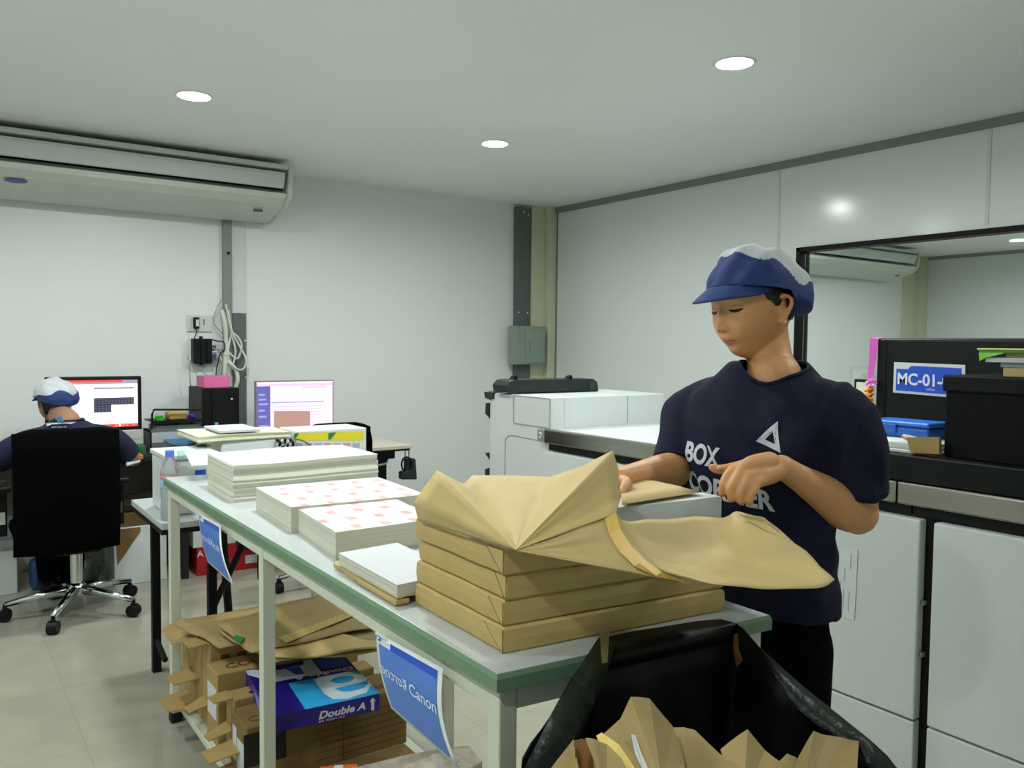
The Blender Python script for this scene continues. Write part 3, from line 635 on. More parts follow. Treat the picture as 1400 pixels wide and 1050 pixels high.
# opened top ream: white block + kraft wrapper sheet
T0=TZ+4*RH
t=thing('opened_ream','opened kraft ream on top of the near stack, white paper inside a spread wrapper','ream',RN+Vector((.23,.13,4*RH)))
o_=RN+Vector((.066,.010,4*RH+.002)); bx=RX*.875; by=RY*.90
BT=az(991,682,T0+.047)  # near right top corner of the white block
MB().prism([o_,o_+bx,o_+bx+by,o_+by],(0,0,.042)).build('white_sheets',mat('white_ream_edge',(214,222,222),.7),t,bevel=.001)
def fan(apex,pts,mats,name,nr=7,parent=t,fold=0.0,seed=0,apr=.0):
    """crumpled sheet fanning out of one gathered corner"""
    rows=[]
    sp=smooth_pts(pts,3) if False else [Vector(p) for p in pts]
    dense=[]
    for i in range(len(sp)-1):
        for k in range(4): dense.append(sp[i].lerp(sp[i+1],k/4))
    dense.append(sp[-1])
    for j in range(nr+1):
        f=j/nr; r=[]
        for i,p in enumerate(dense):
            q=apex.lerp(p,f); nn=noise.noise(Vector((i*.35+seed,f*2,seed)))*fold*math.sin(PI*min(1,f*1.1))
            v=(q-Vector((0,0,HC))).normalized(); r.append(q+v*nn)
        rows.append(r)
    m_=MB(); m_.grid(rows); 
    return m_.build(name,mats,parent,solid=.0009,smooth=True)
AP=ad(706,752,1.268)
left=[ad(572,712,1.545),ad(566,686,1.525),ad(597,643,1.495),ad(634,662,1.465),ad(645,650,1.53),ad(700,650,1.50),ad(752,652,1.47),ad(797,637,1.395),ad(820,625,1.36),ad(838,616,1.33),ad(845,640,1.32),ad(849,680,1.30),ad(842,702,1.272)]
fan(AP,left,KRAFTL,'spread_wrapper',8,fold=.006,seed=2)
tape_edge=[(842,700,1.275),(848,722,1.255),(862,745,1.235),(882,765,1.215),(905,782,1.20),(936,796,1.19)]
# under side of the curled near flap
low=[ad(842,703,1.278),ad(846,722,1.262),ad(860,746,1.245),(ad(880,767,1.228)),ad(903,783,1.212),ad(934,796,1.200),ad(890,789,1.222),ad(820,774,1.245),ad(760,763,1.258)]
fan(AP+Vector((.001,-.001,-.001)),low[:6]+low[6:],KRAFTL,'curled_flap',6,fold=.006,seed=9)
# yellow tape strip along the curl
m_=MB(); m_.grid([[ad(x,y,d-.004) for x,y,d in tape_edge],[ad(x-8,y+5,d-.0035) for x,y,d in tape_edge[:-1]]+[ad(915,792,1.198)],[ad(x-15,y+9,d-.0025) for x,y,d in tape_edge[:-2]]+[ad(890,784,1.205),ad(905,790,1.20)]])
m_.build('yellow_tape',TAPEY,t,solid=.0004)
# large near flap spread to the right
top=[(842,701,1.276),(846,712,1.29),(880,711,1.34),(935,709,1.42),(990,706,1.515),(1012,700,1.50),(1045,708,1.50)]
topb=[(842,701,1.276),(865,730,1.29),(905,745,1.32),(950,750,1.37),(1000,742,1.42),(1045,735,1.44),(1072,731,1.46)]
mid=[(846,715,1.26),(868,748,1.245),(915,772,1.27),(970,776,1.31),(1030,772,1.36),(1080,765,1.40),(1110,762,1.425)]
bot=[(848,722,1.254),(884,767,1.214),(945,793,1.205),(1000,801,1.225),(1060,804,1.265),(1117,806,1.31),(1141,793,1.345)]
R4=[[ad(*p) for p in r] for r in (top,topb,mid,bot)]
dense=[]
for r in R4: dense.append(smooth_pts(r,4))
rows=[]
for j in range(len(dense)-1):
    n_=5
    for k in range(n_): 
        rows.append([a_.lerp(b_,k/n_) for a_,b_ in zip(dense[j],dense[j+1])])
rows.append(dense[-1])
rows=[[p+Vector((0,0,.0045*noise.noise(Vector((i*.35,j*.5,4.2))))) for i,p in enumerate(r)] for j,r in enumerate(rows)]
MB().grid(rows).build('near_flap',KRAFTL,t,solid=.0009,smooth=True)
# torn darker fold at the right of the near flap
m_=MB(); m_.grid([[ad(1010,704,1.485),ad(1040,708,1.475),ad(1060,722,1.46)],[ad(1022,708,1.478),ad(1046,713,1.468),ad(1066,728,1.452)]]); m_.build('torn_fold',KRAFTD,t,solid=.001)
# flap lying over the back of the white sheets
m_=MB(); Zf=T0+.051
G=[[az(850,690,Zf),az(905,681,Zf),az(958,673,Zf)],[az(849,672,Zf),az(895,666,Zf+.002),az(925,664,Zf+.001)],[az(848,655,Zf),az(870,655,Zf+.004),az(893,657,Zf+.002)]]
m_.grid([smooth_pts(r,4) for r in G]); m_.build('back_flap',KRAFTL,t,solid=.0009,smooth=True)
# ------------------------------------------------------------------ digital press along the right
XM=2.48
t=thing('digital_press','long white digital press with a steel front band behind the standing worker','printing press',(2.9,2.2,0))
xr=ay(908,557,3.19).x
ZT=1.135
def arc(cy,cz,r,a0,a1,n=6): return [(cy+r*math.cos(math.radians(a0+(a1-a0)*i/n)),cz+r*math.sin(math.radians(a0+(a1-a0)*i/n))) for i in range(n+1)]
pr=[(3.19,.03),(3.19,ZT)]+[(y,z) for y,z in arc(3.64,ZT-.07,.07,90,0)]+[(3.71,.03)]
MB().prism([(XM,y,z) for y,z in pr],(.10,0,0)).prism([(XM+.10,3.19,.03),(XM+.10,3.19,ZT),(XM+.10,3.68,ZT),(XM+.10,3.68,.03)],(xr-XM-.10,0,0)).build('far_module',WHITE2,t,bevel=.006)
Y0,Y1=ax(752,560,XM).y,ax(703,560,XM).y
rc=MB(); z0,z1=ax(725,581,XM).z,ax(725,543,XM).z
for a,b,c,d in ((Y0,Y1,z0-.006,z0),(Y0,Y1,z1,z1+.004),(Y1,Y1+.006,z0,z1),(Y0-.002,Y0+.003,z0,z1)): rc.box(XM-.003,XM+.002,a,b,c,d)
rc.build('recess_outline',mat('panel_shadow_line',(150,162,158),.5),t)
g=MB(); yA,yB=ax(741,603,XM).y,ax(700,598,XM).y; za=ax(741,603,XM).z
g.tube([(XM-.001,yA,za),(XM-.001,yB,za+.004),(XM-.001,yB+.04,za-.005),(XM-.001,yB+.06,za-.03),(XM-.001,yB+.062,.3)],.003,6).build('door_groove',mat('panel_shadow_line',(0,0,0)),t)
g=MB().tube([(ay(858,535,3.19).x,3.188,.99),(ay(858,535,3.19).x,3.188,ZT-.005)],.0025,6); g.build('module_groove',mat('panel_shadow_line',(0,0,0)),t)
MB().box(XM+.01,3.42,.2,3.19,.30,.955).build('cabinet_body',WHITE2,t,bevel=.004)
MB().box(XM+.02,3.42,.2,3.19,.03,.30).build('plinth',BLACK2,t)
MB().box(XM-.02,xr,1.80,3.188,.955,.978).build('counter_surface',WHITE2,t,bevel=.003)
for y0,y1 in ((.25,1.385),(1.389,3.18)):
    MB().box(XM-.035,XM+.01,y0,y1,.917,.985).build('steel_band',STEEL,t,bevel=.006,seg=3)
MB().box(XM-.036,XM+.01,3.181,3.235,.925,.98).build('lock_plate',MGREY,t,bevel=.002)
MB().tube([(XM-.038,3.208+.010*math.cos(a),.952+.013*math.sin(a)) for a in [math.radians(40+280*k/14) for k in range(15)]],.0035,6).build('lock_mark',WHITE,t)
for y0,y1 in ((.25,1.34),(1.345,3.16)): MB().box(XM-.02,XM+.01,y0,y1,.885,.916).build('black_recess',BLACK2,t,bevel=.002)
for (y0,y1,nm) in ((.30,1.262,'near'),(1.302,2.30,'mid'),(2.305,3.17,'far')):
    d=MB().box(XM-.045,XM+.01,y0,y1,.262,.880).build('door',WHITE2,t,bevel=.006,seg=3)
    MB().box(XM-.044,XM+.01,y0,y1 if nm!='mid' else 1.60,.04,.255).build('kick_panel',WHITE2,t,bevel=.004)
MB().box(XM-.044,XM+.01,1.606,2.30,.04,.255).build('kick_panel',WHITE2,t,bevel=.004)
MB().box(XM-.012,XM+.01,1.262,1.302,.04,.885).build('door_gap',BLACK,t)
for z in (.46,.62): MB().box(XM-.03,XM-.01,1.290,1.302,z,z+.012).build('hinge',MGREY,t)
# black deck and control panel
MB().box(XM-.01,3.40,.2,1.80,.986,1.066).build('black_deck',BLACK2,t,bevel=.004)
PX_=2.90
MB().box(PX_,3.35,.2,1.74,1.067,1.434).build('control_cabinet',BLACK2,t,bevel=.012,seg=3)
MB().box(PX_-.003,PX_,1.700,1.706,1.075,1.425).build('cabinet_groove',BLACK,t)
MB().box(3.05,3.38,1.82,2.05,.979,1.135).build('rear_module',WHITE2,t,bevel=.004)
# machine label
t=thing('machine_sign','blue and white sign reading MC-01 on the black cabinet','sign',(PX_,1.5,1.3))
c=[ax(1222.5,495,PX_-.004),ax(1319.5,499,PX_-.004),ax(1320,545,PX_-.004),ax(1221,536.5,PX_-.004)]
Qd=Quad(c)
if Qd.n.x>0: Qd.n=-Qd.n
m_=MB(); Qd.sheet(m_,0,1,0,1,0,0,2); m_.build('sheet',mat('label_grey_white',(214,222,222),.4),t,solid=.001)
m_=MB(); Qd.poly(m_,[(.04,.21),(.21,.21),(.26,.10),(.955,.10),(.955,.92),(.04,.92)],.0015); m_.build('blue_field',mat('label_blue',(22,82,200),.4),t)
m_=MB(); Qd.text(m_,'MC-01-02',.065,.90,.70,.36,.0025,weight=.025); m_.build('lettering',INKW,t)
m_=MB(); Qd.text(m_,'\u0e40\u0e04\u0e23\u0e37\u0e48\u0e2d\u0e07',.48,.60,.84,.07,.0025); m_.build('small_lettering',INKW,t)
# notice on the door
t=thing('paper_notice','white notice sheet taped to the press door behind the worker','notice',(XM-.046,1.55,.6))
c=[ax(1136,742,XM-.047),ax(1173,752,XM-.047),ax(1168,848,XM-.047),ax(1131,836,XM-.047)]
Qd=Quad(c); 
if Qd.n.x>0: Qd.n=-Qd.n
m_=MB(); Qd.sheet(m_,0,1,0,1,0,0,3); m_.build('sheet',mat('notice_paper',(210,220,222),.35),t,solid=.001)
m_=MB()
for i,(u,v0,v1) in enumerate(((.3,.08,.42),(.42,.5,.62),(.75,.08,.3),(.75,.62,.9),(.55,.3,.5),(.55,.6,.95))):
    m_.add([Qd.P(u,v0,.0012),Qd.P(u+.04,v0,.0012),Qd.P(u+.04,v1,.0012),Qd.P(u,v1,.0012)],[(0,1,2,3)])
m_.build('print_lines',mat('faint_ink',(170,178,182),.5),t)
# feeder on the far module
t=thing('paper_feeder','long dark green feeder unit on top of the far end of the press','feeder',(3.0,3.5,ZT))
a=ay(692,536,3.5); b=ay(818,534,3.5)
prf=[]
MB().prism([ay(x,y,3.50) for x,y in ((693,537),(692,527),(697,521),(702,519),(812,518),(817,522),(818.5,532.5),(818.5,535))],(0,.13,0)).build('feeder_body',mat('feeder_dark_green',(26,38,36),.5),t,bevel=.006)
for x in (706,781): MB().prism([ay(x-6,519.5,3.51),ay(x-2,514,3.51),ay(x+1,513,3.51),ay(x+2,519,3.51)],(0,.03,0)).build('guide_tab',BLACK,t)
MB().prism([ay(x,y,3.56) for x,y in ((796,519.5),(803,519.5),(803,532.5),(796,532.5))],(0,-.065,0)).build('side_clip',mat('feeder_clip',(46,58,56),.4),t,bevel=.002)
TG=mat('tray_dark_grey',(44,54,54),.5)
for i,P in enumerate((((662,536),(692,532),(692,538),(673,548),(663,544)),((664,551),(672,551),(672,575),(663,565)),((663,619.5),(672,618),(672,633)),((663,641),(672,639),(672,652),(663,652)))):
    q=[ay(x,y,3.715) for x,y in P]
    MB().prism(q,(.30,.02,0) if i else (.02,-.05,0)).build('output_tray',TG,t if i==0 else t)
# objects on the press
bb=ax(1184,596,2.66); b2=ax(1270,592,2.66)
t=thing('blue_case','blue plastic case lying on white sheets in front of the black cabinet','case',(2.72,(bb.y+b2.y)/2,1.10))
MB().box(2.66,2.80,b2.y,bb.y,1.098,1.135).build('base',mat('blue_plastic',(20,88,180),.4),t,bevel=.010,seg=3)
MB().box(2.66,2.80,b2.y,bb.y,1.1355,1.152).build('lid',mat('blue_plastic_lid',(28,100,196),.4),t,bevel=.008,seg=3)
MB().box(2.652,2.66,(bb.y+b2.y)/2+.0,(bb.y+b2.y)/2+.05,1.112,1.142).build('latch',mat('blue_plastic',(0,0,0)),t,bevel=.003)
for i in range(3): 
    z=1.0665+.0105*i
    tag(MB().box(2.52+.012*i,2.84,1.31+.01*i,1.66-.015*i,z,z+.010).build('white_sheet_pile',WHITE if i!=1 else mat('light_grey_board',(176,184,184),.5),bevel=.002),('lowest white board under the blue case','middle grey board under the blue case','top white board directly under the blue case')[i],'board')
a=ax(1240,600,2.50); b=ax(1283,620,2.50)
t=thing('small_kraft_tray','small kraft paper tray between the blue case and the black box','tray',(2.55,1.37,1.067))
q=[ax(1239,598,2.495),ax(1284,598,2.495),ax(1284,621,2.495),ax(1245,619,2.495)]
MB().prism([Vector((p.x,p.y,max(p.z,1.0675))) for p in q],(.014,0,0)).build('front_wall',CARD,t)
MB().box(2.5095,2.5185,b.y+.01,a.y-.012,1.0672,1.10).build('side_wall',CARDD,t)
tag(MB().tube([(2.53,1.418,1.118),(2.525,1.36,1.108)],[.008,.011],10).build('paper_roll',mat('cream_roll',(210,200,160),.6),bevel=.001),'small cream roll lying across the kraft tray','roll')
y1_=ax(1281,600,2.50).y
t=thing('black_box','large black box with a rimmed lid at the right end of the press','box',(2.7,1.0,1.067))
MB().box(2.535,2.85,.62,y1_-.004,1.067,1.29).build('body',mat('black_box_card',(9,14,11),.65,var=.15,scale=40,spec=.15),t,bevel=.003)
MB().box(2.525,2.86,.60,y1_+.004,1.268,1.318).build('lid',mat('black_box_lid',(12,17,14),.5,var=.15,scale=40,spec=.2),t,bevel=.006)
def slab(name,P,z0,h,m,label,cat,dz=None):
    q=[Vector((p[0],p[1],z0)) for p in P]; return tag(MB().prism(q,(0,0,h)).build(name,m,bevel=.0015),label,cat,'papers on the black box')
def yy(px,X): return ax(px,490,X).y
slab('envelope_pile',[(2.56,yy(1372,2.56)),(2.80,yy(1372,2.56)+.02),(2.80,.65),(2.56,.65)],1.3185,.026,KRAFTL,'beige envelopes at the bottom of the pile on the black box','envelope')
slab('grey_papers',[(2.56,yy(1368,2.56)),(2.80,yy(1368,2.56)+.02),(2.80,.64),(2.56,.64)],1.345,.014,mat('light_grey_board',(0,0,0)),'grey papers above the beige envelopes on the black box','paper')
slab('white_papers',[(2.54,yy(1347,2.54)),(2.80,yy(1352,2.54)+.02),(2.80,.63),(2.54,.63)],1.3595,.014,PAPER,'white papers sticking out left from the pile on the black box','paper')
slab('beige_folder',[(2.57,yy(1375,2.57)),(2.80,yy(1375,2.57)+.02),(2.80,.66),(2.57,.66)],1.374,.014,mat('pale_pink_board',(206,190,164),.6),'beige folder between the white papers and the green folder','folder')
slab('green_folder',[(2.54,yy(1338,2.54)),(2.80,yy(1340,2.54)+.02),(2.80,.63),(2.54,.63)],1.3885,.006,mat('lime_green',(110,200,50),.45),'lime green folder near the top of the pile on the black box','folder')
tag(MB().grid([[Vector((2.535,yy(x,2.54),z)) for x,z in ((1339,1.388),(1350,1.388),(1362,1.388),(1376,1.388))],[Vector((2.532,yy(x,2.54),z)) for x,z in ((1341,1.362),(1349,1.372),(1360,1.378),(1374,1.386))]]).build('green_flap',mat('lime_green',(0,0,0)),solid=.001),'folded lime green corner hanging from the green folder','folder')
slab('yellow_folder',[(2.53,yy(1335,2.53)),(2.80,yy(1338,2.53)+.02),(2.80,.62),(2.53,.62)],1.395,.005,mat('yellow_green',(206,216,130),.5),'pale yellow green folder on top of the pile on the black box','folder')
# garland
t=thing('flower_garland','flower garland with pink ribbon and orange marigolds on the black cabinet edge','garland',(PX_,1.72,1.2))
PK=mat('pink_ribbon',(222,96,196),.4,var=.06); PW=mat('pink_white_petals',(232,170,214),.6); OR=mat('marigold_orange',(236,140,16),.7,var=.12,scale=60)
def gp(x,y,o=.0): return ax(x,y,PX_-.012-o)
m_=MB(); m_.grid([[gp(1189.5,463),gp(1200,463)],[gp(1188.5,490),gp(1198,490)],[gp(1186.5,512),gp(1193.5,512)],[gp(1186,521),gp(1192,521)]]); m_.grid([[gp(1189.5,463)+Vector((.06,0,.006)),gp(1200,463)+Vector((.06,0,.006))],[gp(1189.5,463),gp(1200,463)]]); m_.build('ribbon',PK,t,solid=.002)
fl=MB()
for k in range(9):
    a=2*PI*k/9; c_=gp(1191,524,.004); tip=gp(1191+8.5*math.cos(a),524+7*math.sin(a),.012+.006*(k%2)); fl.tube([c_,c_.lerp(tip,.6),tip],[.004,.007,.001],6,mi=k%2)
fl.build('pink_flowers',[PK,PW],t,smooth=True)
mg=MB(); rnd=random.Random(4)
for j in range(5):
    cc=gp(1188+.8*math.sin(j*2),533+6.3*j,.006)
    for k in range(10):
        a=2*PI*k/10+j; r=.0135-.001*(j%2); p=cc+Vector((math.cos(a)*r*.7,math.sin(a)*r,rnd.uniform(-.004,.004))); mg.ell(p,(.0065,.0065,.0055),7,5)
    mg.ell(cc,(.012,.013,.008),10,6)
mg.build('marigolds',OR,t,smooth=True)
# framed card behind
t=thing('picture_frame','small black framed cream card behind the flower garland','picture frame',(3.15,1.93,1.136))
a=ax(1170,518,3.15); b=ax(1192,518,3.15)
zf=1.1365
MB().box(3.14,3.155,b.y,a.y,zf,a.z).build('frame',BLACK,t,bevel=.002)
MB().box(3.136,3.14,b.y+.005,a.y-.012,zf+.015,a.z-.012).build('card',mat('cream_card',(205,206,184),.6),t)
MB().box(3.10,3.20,b.y-.01,a.y+.01,zf-.001,zf+.004).build('foot',BLACK,t)
# ------------------------------------------------------------------ folding table behind the work table
t=thing('folding_table','low white folding table with black legs behind the work table','table',(1.2,3.55,0))
MB().box(.70,1.82,3.235,3.80,.690,.715).build('tabletop',TABLETOP,t,bevel=.003)
MB().box(.698,1.822,3.232,3.802,.672,.690).build('black_edge',BLACK,t,bevel=.002)
for x,y in ((.765,3.66),(.93,3.42),(1.64,3.66),(1.60,3.42)): 
    l=MB().box(x-.017,x+.017,y-.017,y+.017,0,.672).build('leg',BLACK,t,bevel=.002)
MB().tube([(.93,3.42,.30),(1.12,3.44,.66)],.014,8).build('brace',BLACK,t); MB().tube([(1.05,3.60,.20),(1.02,3.60,.67)],.018,8).build('brace',BLACK,t)
MB().box(.90,.97,3.40,3.45,.56,.672).build('hinge_bracket',BLACK,t,bevel=.004)
MB().tube([(.765,3.66,.14),(.765,3.50,.10)],.012,8).build('floor_strut',BLACK,t)
# water bottle
PET=mat('clear_plastic_bottle',(225,235,240),.08,trans=.85,spec=.5); 
t=thing('water_bottle','clear plastic water bottle with a blue cap at the far corner of the work table','bottle',(.742,3.30,.7155))
bz=.7155; bc=Vector((.745,3.30,bz))
bc=Vector((.745,3.30,bz))
MB().lathe([(.030,0),(.034,.006),(.034,.06),(.032,.075),(.034,.09),(.034,.17),(.033,.19),(.026,.215),(.016,.235),(.0135,.24),(.0135,.245)],bc,24).build('bottle_body',PET,t,smooth=True)
MB().lathe([(.0345,.125),(.0350,.127),(.0350,.155),(.0345,.157)],bc,24).build('label_band',mat('pale_blue_label',(150,186,222),.4),t,smooth=True)
MB().lathe([(.0347,.158),(.0352,.16),(.0352,.168),(.0347,.17)],bc,24).build('red_stripe',mat('pale_red_label',(206,130,134),.4),t,smooth=True)
MB().lathe([(.0165,.241),(.0165,.262),(.0150,.265)],bc,20).build('cap',mat('blue_cap',(90,130,214),.4),t)
# container and other things on the folding table
xa_=ay(228,640,3.36).x; xb2=ay(300,640,3.36).x; zt_=ay(228,623,3.36).z
t=thing('storage_box','white plastic storage box with a blue label behind the tall paper stack','box',((xa_+xb2)/2,3.45,.7155))
MB().box(xa_,xb2,3.36,3.62,.7155,zt_-.02).build('box_body',WHITE2,t,bevel=.008,seg=3)
MB().box(xa_-.006,xb2+.006,3.352,3.628,zt_-.0195,zt_).build('rim_lid',WHITE2,t,bevel=.004)
a=ay(267.5,643,3.355); b=ay(282,650,3.355)
MB().box(a.x,b.x,3.356,3.3595,b.z,a.z).build('blue_label',mat('label_blue',(0,0,0)),t)
tag(MB().prism([az(x,y,zt_+.001) for x,y in ((242,618),(252,618),(253,624),(246,626))],(0,0,.006)).build('teal_card',mat('teal_plastic',(130,196,176),.4)),'small teal card on the white storage box','card')
tag(MB().prism([az(x,y,zt_+.002) for x,y in ((254,622),(283,621),(300,636),(262,638))],(0,0,.004)).build('white_card',PAPER),'white card lying across the edge of the white storage box','card')
a=ay(266,608,3.60); b=ay(284,620,3.60)
tag(MB().box(a.x,b.x,3.56,3.61,zt_+.001,a.z).build('green_box',mat('bottle_green',(14,96,60),.45),bevel=.002),'small dark green box on the back of the white storage box','box')
# stacks at the back of the folding table
CREAMP=mat('cream_paper_block',(214,216,190),.85,var=.05,scale=3,stretch=(1,1,90))
a=ay(283,610,3.56); b=ay(398,606,3.56); FT=.7155; z1=ay(285,603,3.56).z
pstack('cream_paper_stack',[(a.x,3.56),(b.x,3.56),(b.x+.02,3.80),(a.x+.02,3.80)],FT,z1,[PAPERS,CREAMP],'tall cream paper block on the folding table behind the white stack',n=16,jit=.002,seed=11)
a=ay(270,594,3.52); b=ay(398,590,3.52)
pstack('loose_papers',[(a.x,3.50),(b.x,3.52),(b.x+.02,3.81),(a.x-.01,3.80)],z1+.001,z1+.026,[PAPERS,CREAMP],'uneven cream sheets overhanging the top of the cream paper block',n=6,jit=.006,wave=.004,seed=12)
a=ay(299,588,3.55); b=ay(355,586,3.55); zt2=z1+.0315
tag(MB().box(a.x,b.x,3.54,3.78,zt2,zt2+.012).build('white_booklet',PAPER,bevel=.003),'white booklet on top of the uneven cream sheets','booklet')
t=thing('printed_document','white printed document leaning on the cream paper block','document',ay(345,618,3.5))
Qd=Quad([ay(304,603,3.52),ay(378,599,3.52),ay(376,622,3.50),ay(300,624,3.50)],.004)
m_=MB(); Qd.sheet(m_,0,1,0,1); m_.build('sheet',PAPER,t,solid=.002,smooth=True)
m_=MB(); Qd.sheet(m_,.1,.5,.28,.30,-.002,0,2); Qd.sheet(m_,.1,.45,.42,.44,-.002,0,2); Qd.sheet(m_,.1,.35,.56,.58,-.002,0,2); m_.build('print_lines',mat('faint_ink',(0,0,0)),t)
t=thing('crumpled_wrapper','crumpled black and white printed wrapper between the document and the yellow box','wrapper',ay(388,618,3.5))
m_=MB(); rows=[]
for j in range(7):
    rows.append([ay(377+3.6*i,600+3.4*j,3.52-.03*abs(math.sin(i*1.9+j*1.3))) for i in range(8)])
m_.grid(rows); 
for k in range(len(m_.m)): m_.m[k]=1 if (k*7)%5<2 else 0
m_.build('sheet',[PAPER,BLACK],t,solid=.001)
t=thing('yellow_box','long white box with a yellow and green printed band behind the white stack','box',(1.53,3.6,FT))
a=ay(405,590,3.56); b=ay(501,588,3.56); zb_=FT; 
MB().box(a.x,b.x,3.56,3.78,zb_,a.z).build('box_body',WHITE,t,bevel=.004)
YL=mat('yellow_print',(228,216,40),.4,var=.04); GRP=mat('green_print',(40,120,90),.4)
Y_=3.5585
def yb(P,m,o=0): return m
m_=MB()
for P in (((403,592),(497,590),(497,602),(403,602)),): m_.add([ay(x,y,Y_) for x,y in P],[(0,1,2,3)])
for P in (((402,593),(409,592),(406,597),(402,602)),((449,592),(460,591),(452,601),(449,601))): m_.add([ay(x,y,Y_-.001) for x,y in P],[(0,1,2,3)],1)
m_.build('printed_band',[YL,GRP],t)
m_=MB()
for i in range(7): m_.add([ay(x,y,Y_) for x,y in ((404+13*i,606),(414+13*i,606),(414+13*i,612),(404+13*i,612))],[(0,1,2,3)],i%2)
m_.build('small_print',[mat('faint_ink',(0,0,0)),mat('faint_red_ink',(206,150,150),.5)],t)
tag(MB().tube(smooth_pts([ay(385,603,3.545),ay(400,600,3.54),ay(415,603,3.54),ay(425,610,3.54),ay(428,618,3.54)]),.0035,6).build('thin_wire',DGREY,smooth=True),'thin dark wire curling across the front of the yellow banded box','wire')
# ------------------------------------------------------------------ cartons on the lower shelf
SZ=.1145
BLK=mat('carton_black_print',(16,18,16),.6); BRP=mat('carton_brown_print',(96,60,30),.7)
def carton(x0,x1,y0,y1,zt,label,m=CARD,flaps=(),tape=False,whitelabel=None,name='carton'):
    t=thing(name,label,'carton',((x0+x1)/2,(y0+y1)/2,SZ),'cartons on the lower shelf')
    MB().box(x0,x1,y0,y1,SZ,zt).build('carton_body',m,t,bevel=.004)
    for i,(P) in enumerate(flaps): MB().prism([Vector(p) for p in P],(0,0,.004)).build('flap',CARD,t)
    if whitelabel:
        ya,yb_,za,zb2=whitelabel; MB().box(x0-.0015,x0,ya,yb_,za,zb2).build('white_label',PAPER,t)
    return t
carton(.735,1.20,2.84,3.10,.385,'farthest open kraft carton at the far end of the lower shelf',flaps=[[(.735,2.84,.386),(.735,3.10,.386),(.66,3.07,.372),(.655,2.90,.370)],[(.735,2.86,.25),(.735,2.98,.25),(.65,2.97,.235),(.655,2.88,.235)],[(.735,2.88,.145),(.735,3.05,.145),(.64,3.04,.130),(.645,2.92,.130)]])
c_=carton(.735,1.20,2.735,2.83,.405,'tall narrow kraft carton with dark print, second from the far end',flaps=[[(.735,2.74,.406),(.735,2.83,.406),(.67,2.82,.40),(.675,2.75,.398)],[(.735,2.745,.20),(.735,2.82,.20),(.67,2.81,.18),(.675,2.76,.18)]])
m_=MB()
for i in range(7):
    for j in range(2): m_.box(.77+.055*i,.80+.055*i,2.7335,2.735,.345-.035*j,.362-.035*j)
m_.build('dark_print',BRP,c_)
c_=carton(.722,1.20,2.602,2.727,.352,'kraft carton with a white label and brown top lettering, mid lower shelf',whitelabel=(2.612,2.71,.20,.30))
m_=MB(); text(m_,'COLOR',.055,frame((.76,2.635,.3525),(1,.0,0),(0,1,0))); m_.build('lettering',BRP,c_)
c_=carton(.735,1.20,2.475,2.555,.315,'small low kraft carton with dark squares on its top',flaps=[[(.735,2.48,.316),(.735,2.55,.316),(.675,2.54,.312),(.68,2.49,.311)],[(.735,2.475,.22),(.735,2.55,.22),(.66,2.53,.20),(.665,2.49,.20)]])
m_=MB()
for i in range(5):
    for j in range(2): m_.box(.79+.028*i+.012*j,.805+.028*i+.012*j,2.495+.022*j,2.51+.022*j,.315,.3158)
m_.build('dark_squares',BLK,c_)
c_=carton(.722,1.235,2.31,2.465,.296,'large brown carton with a black label under the blue ream box',m=CARDD,whitelabel=(2.33,2.40,.12,.235),flaps=[[(.722,2.37,.20),(.722,2.46,.20),(.63,2.45,.19),(.64,2.39,.18)],[(.722,2.36,.13),(.722,2.46,.13),(.62,2.45,.12),(.635,2.38,.118)]])
MB().box(.7205,.722,2.405,2.44,.16,.26).build('white_label',PAPER,c_)
a=ay(333,990,2.31); b=ay(391,1035,2.31)
MB().box(a.x,b.x,2.3085,2.31,b.z,.278).build('black_label',BLK,c_)
m_=MB(); text(m_,'G',.045,frame((a.x+.045,2.3078,.235),(1,0,0),(0,0,1))); m_.build('label_lettering',mat('faded_gold_print',(120,92,60),.6),c_)
m_=MB(); text(m_,'COLOR',.05,frame((.74,2.345,.2965),(1,.0,0),(0,1,0))); text(m_,'PHOTO',.05,frame((1.10,2.345,.2965),(1,.0,0),(0,1,0))); m_.build('lettering',BRP,c_)
m_=MB()
for i in range(6): m_.box(.93,1.22,2.3088,2.31,.14+.022*i,.142+.022*i)
m_.box(1.015,1.017,2.3088,2.31,.12,.29); m_.build('print_lines',BRP,c_)
for y0,y1,zt,l in ((1.60,2.30,.121,'flat brown carton board at the near end of the lower shelf'),):
    c_=carton(.76,1.22,y0,y1,zt,l,m=CARDD)
# ream box
Z0=.298; Hh=.050
A=az(519,971,Z0); B=az(371,1004,Z0); C_=az(323,904,Z0+Hh); D_=C_+(A-B); 
zc=Vector((0,0,1))
NLr,NRr=Vector((B.x,B.y,Z0)),Vector((A.x,A.y,Z0)); FLr=Vector((C_.x,min(C_.y,2.595),Z0)); FRr=FLr+(NRr-NLr)
t=thing('ream_box','blue and white ream of copy paper on the large brown carton','ream',(NLr+FRr)/2)
PUR=mat('ream_dark_blue',(28,16,120),.3,var=.05); CY=mat('ream_cyan',(40,156,214),.3); CYL=mat('ream_pale_blue',(190,208,216),.35); BM=mat('ream_mid_blue',(26,80,190),.3)
MB().prism([NLr,NRr,FRr,FLr],(0,0,Hh)).build('wrapper_body',PUR,t,bevel=.002)
Qt=Quad([FLr+zc*Hh,FRr+zc*Hh,NRr+zc*Hh,NLr+zc*Hh]); 
if Qt.n.z<0: Qt.n=-Qt.n
m_=MB()
Qt.sheet(m_,.30,1,.44,1.0,.0008,0,2)                       # cyan lower panel
Qt.poly(m_,[(0,0),(.06,0),(.30,.12),(.55,.10),(.58,0),(.66,0),(.66,.36),(.18,.36),(0,.10)],.0008,1)
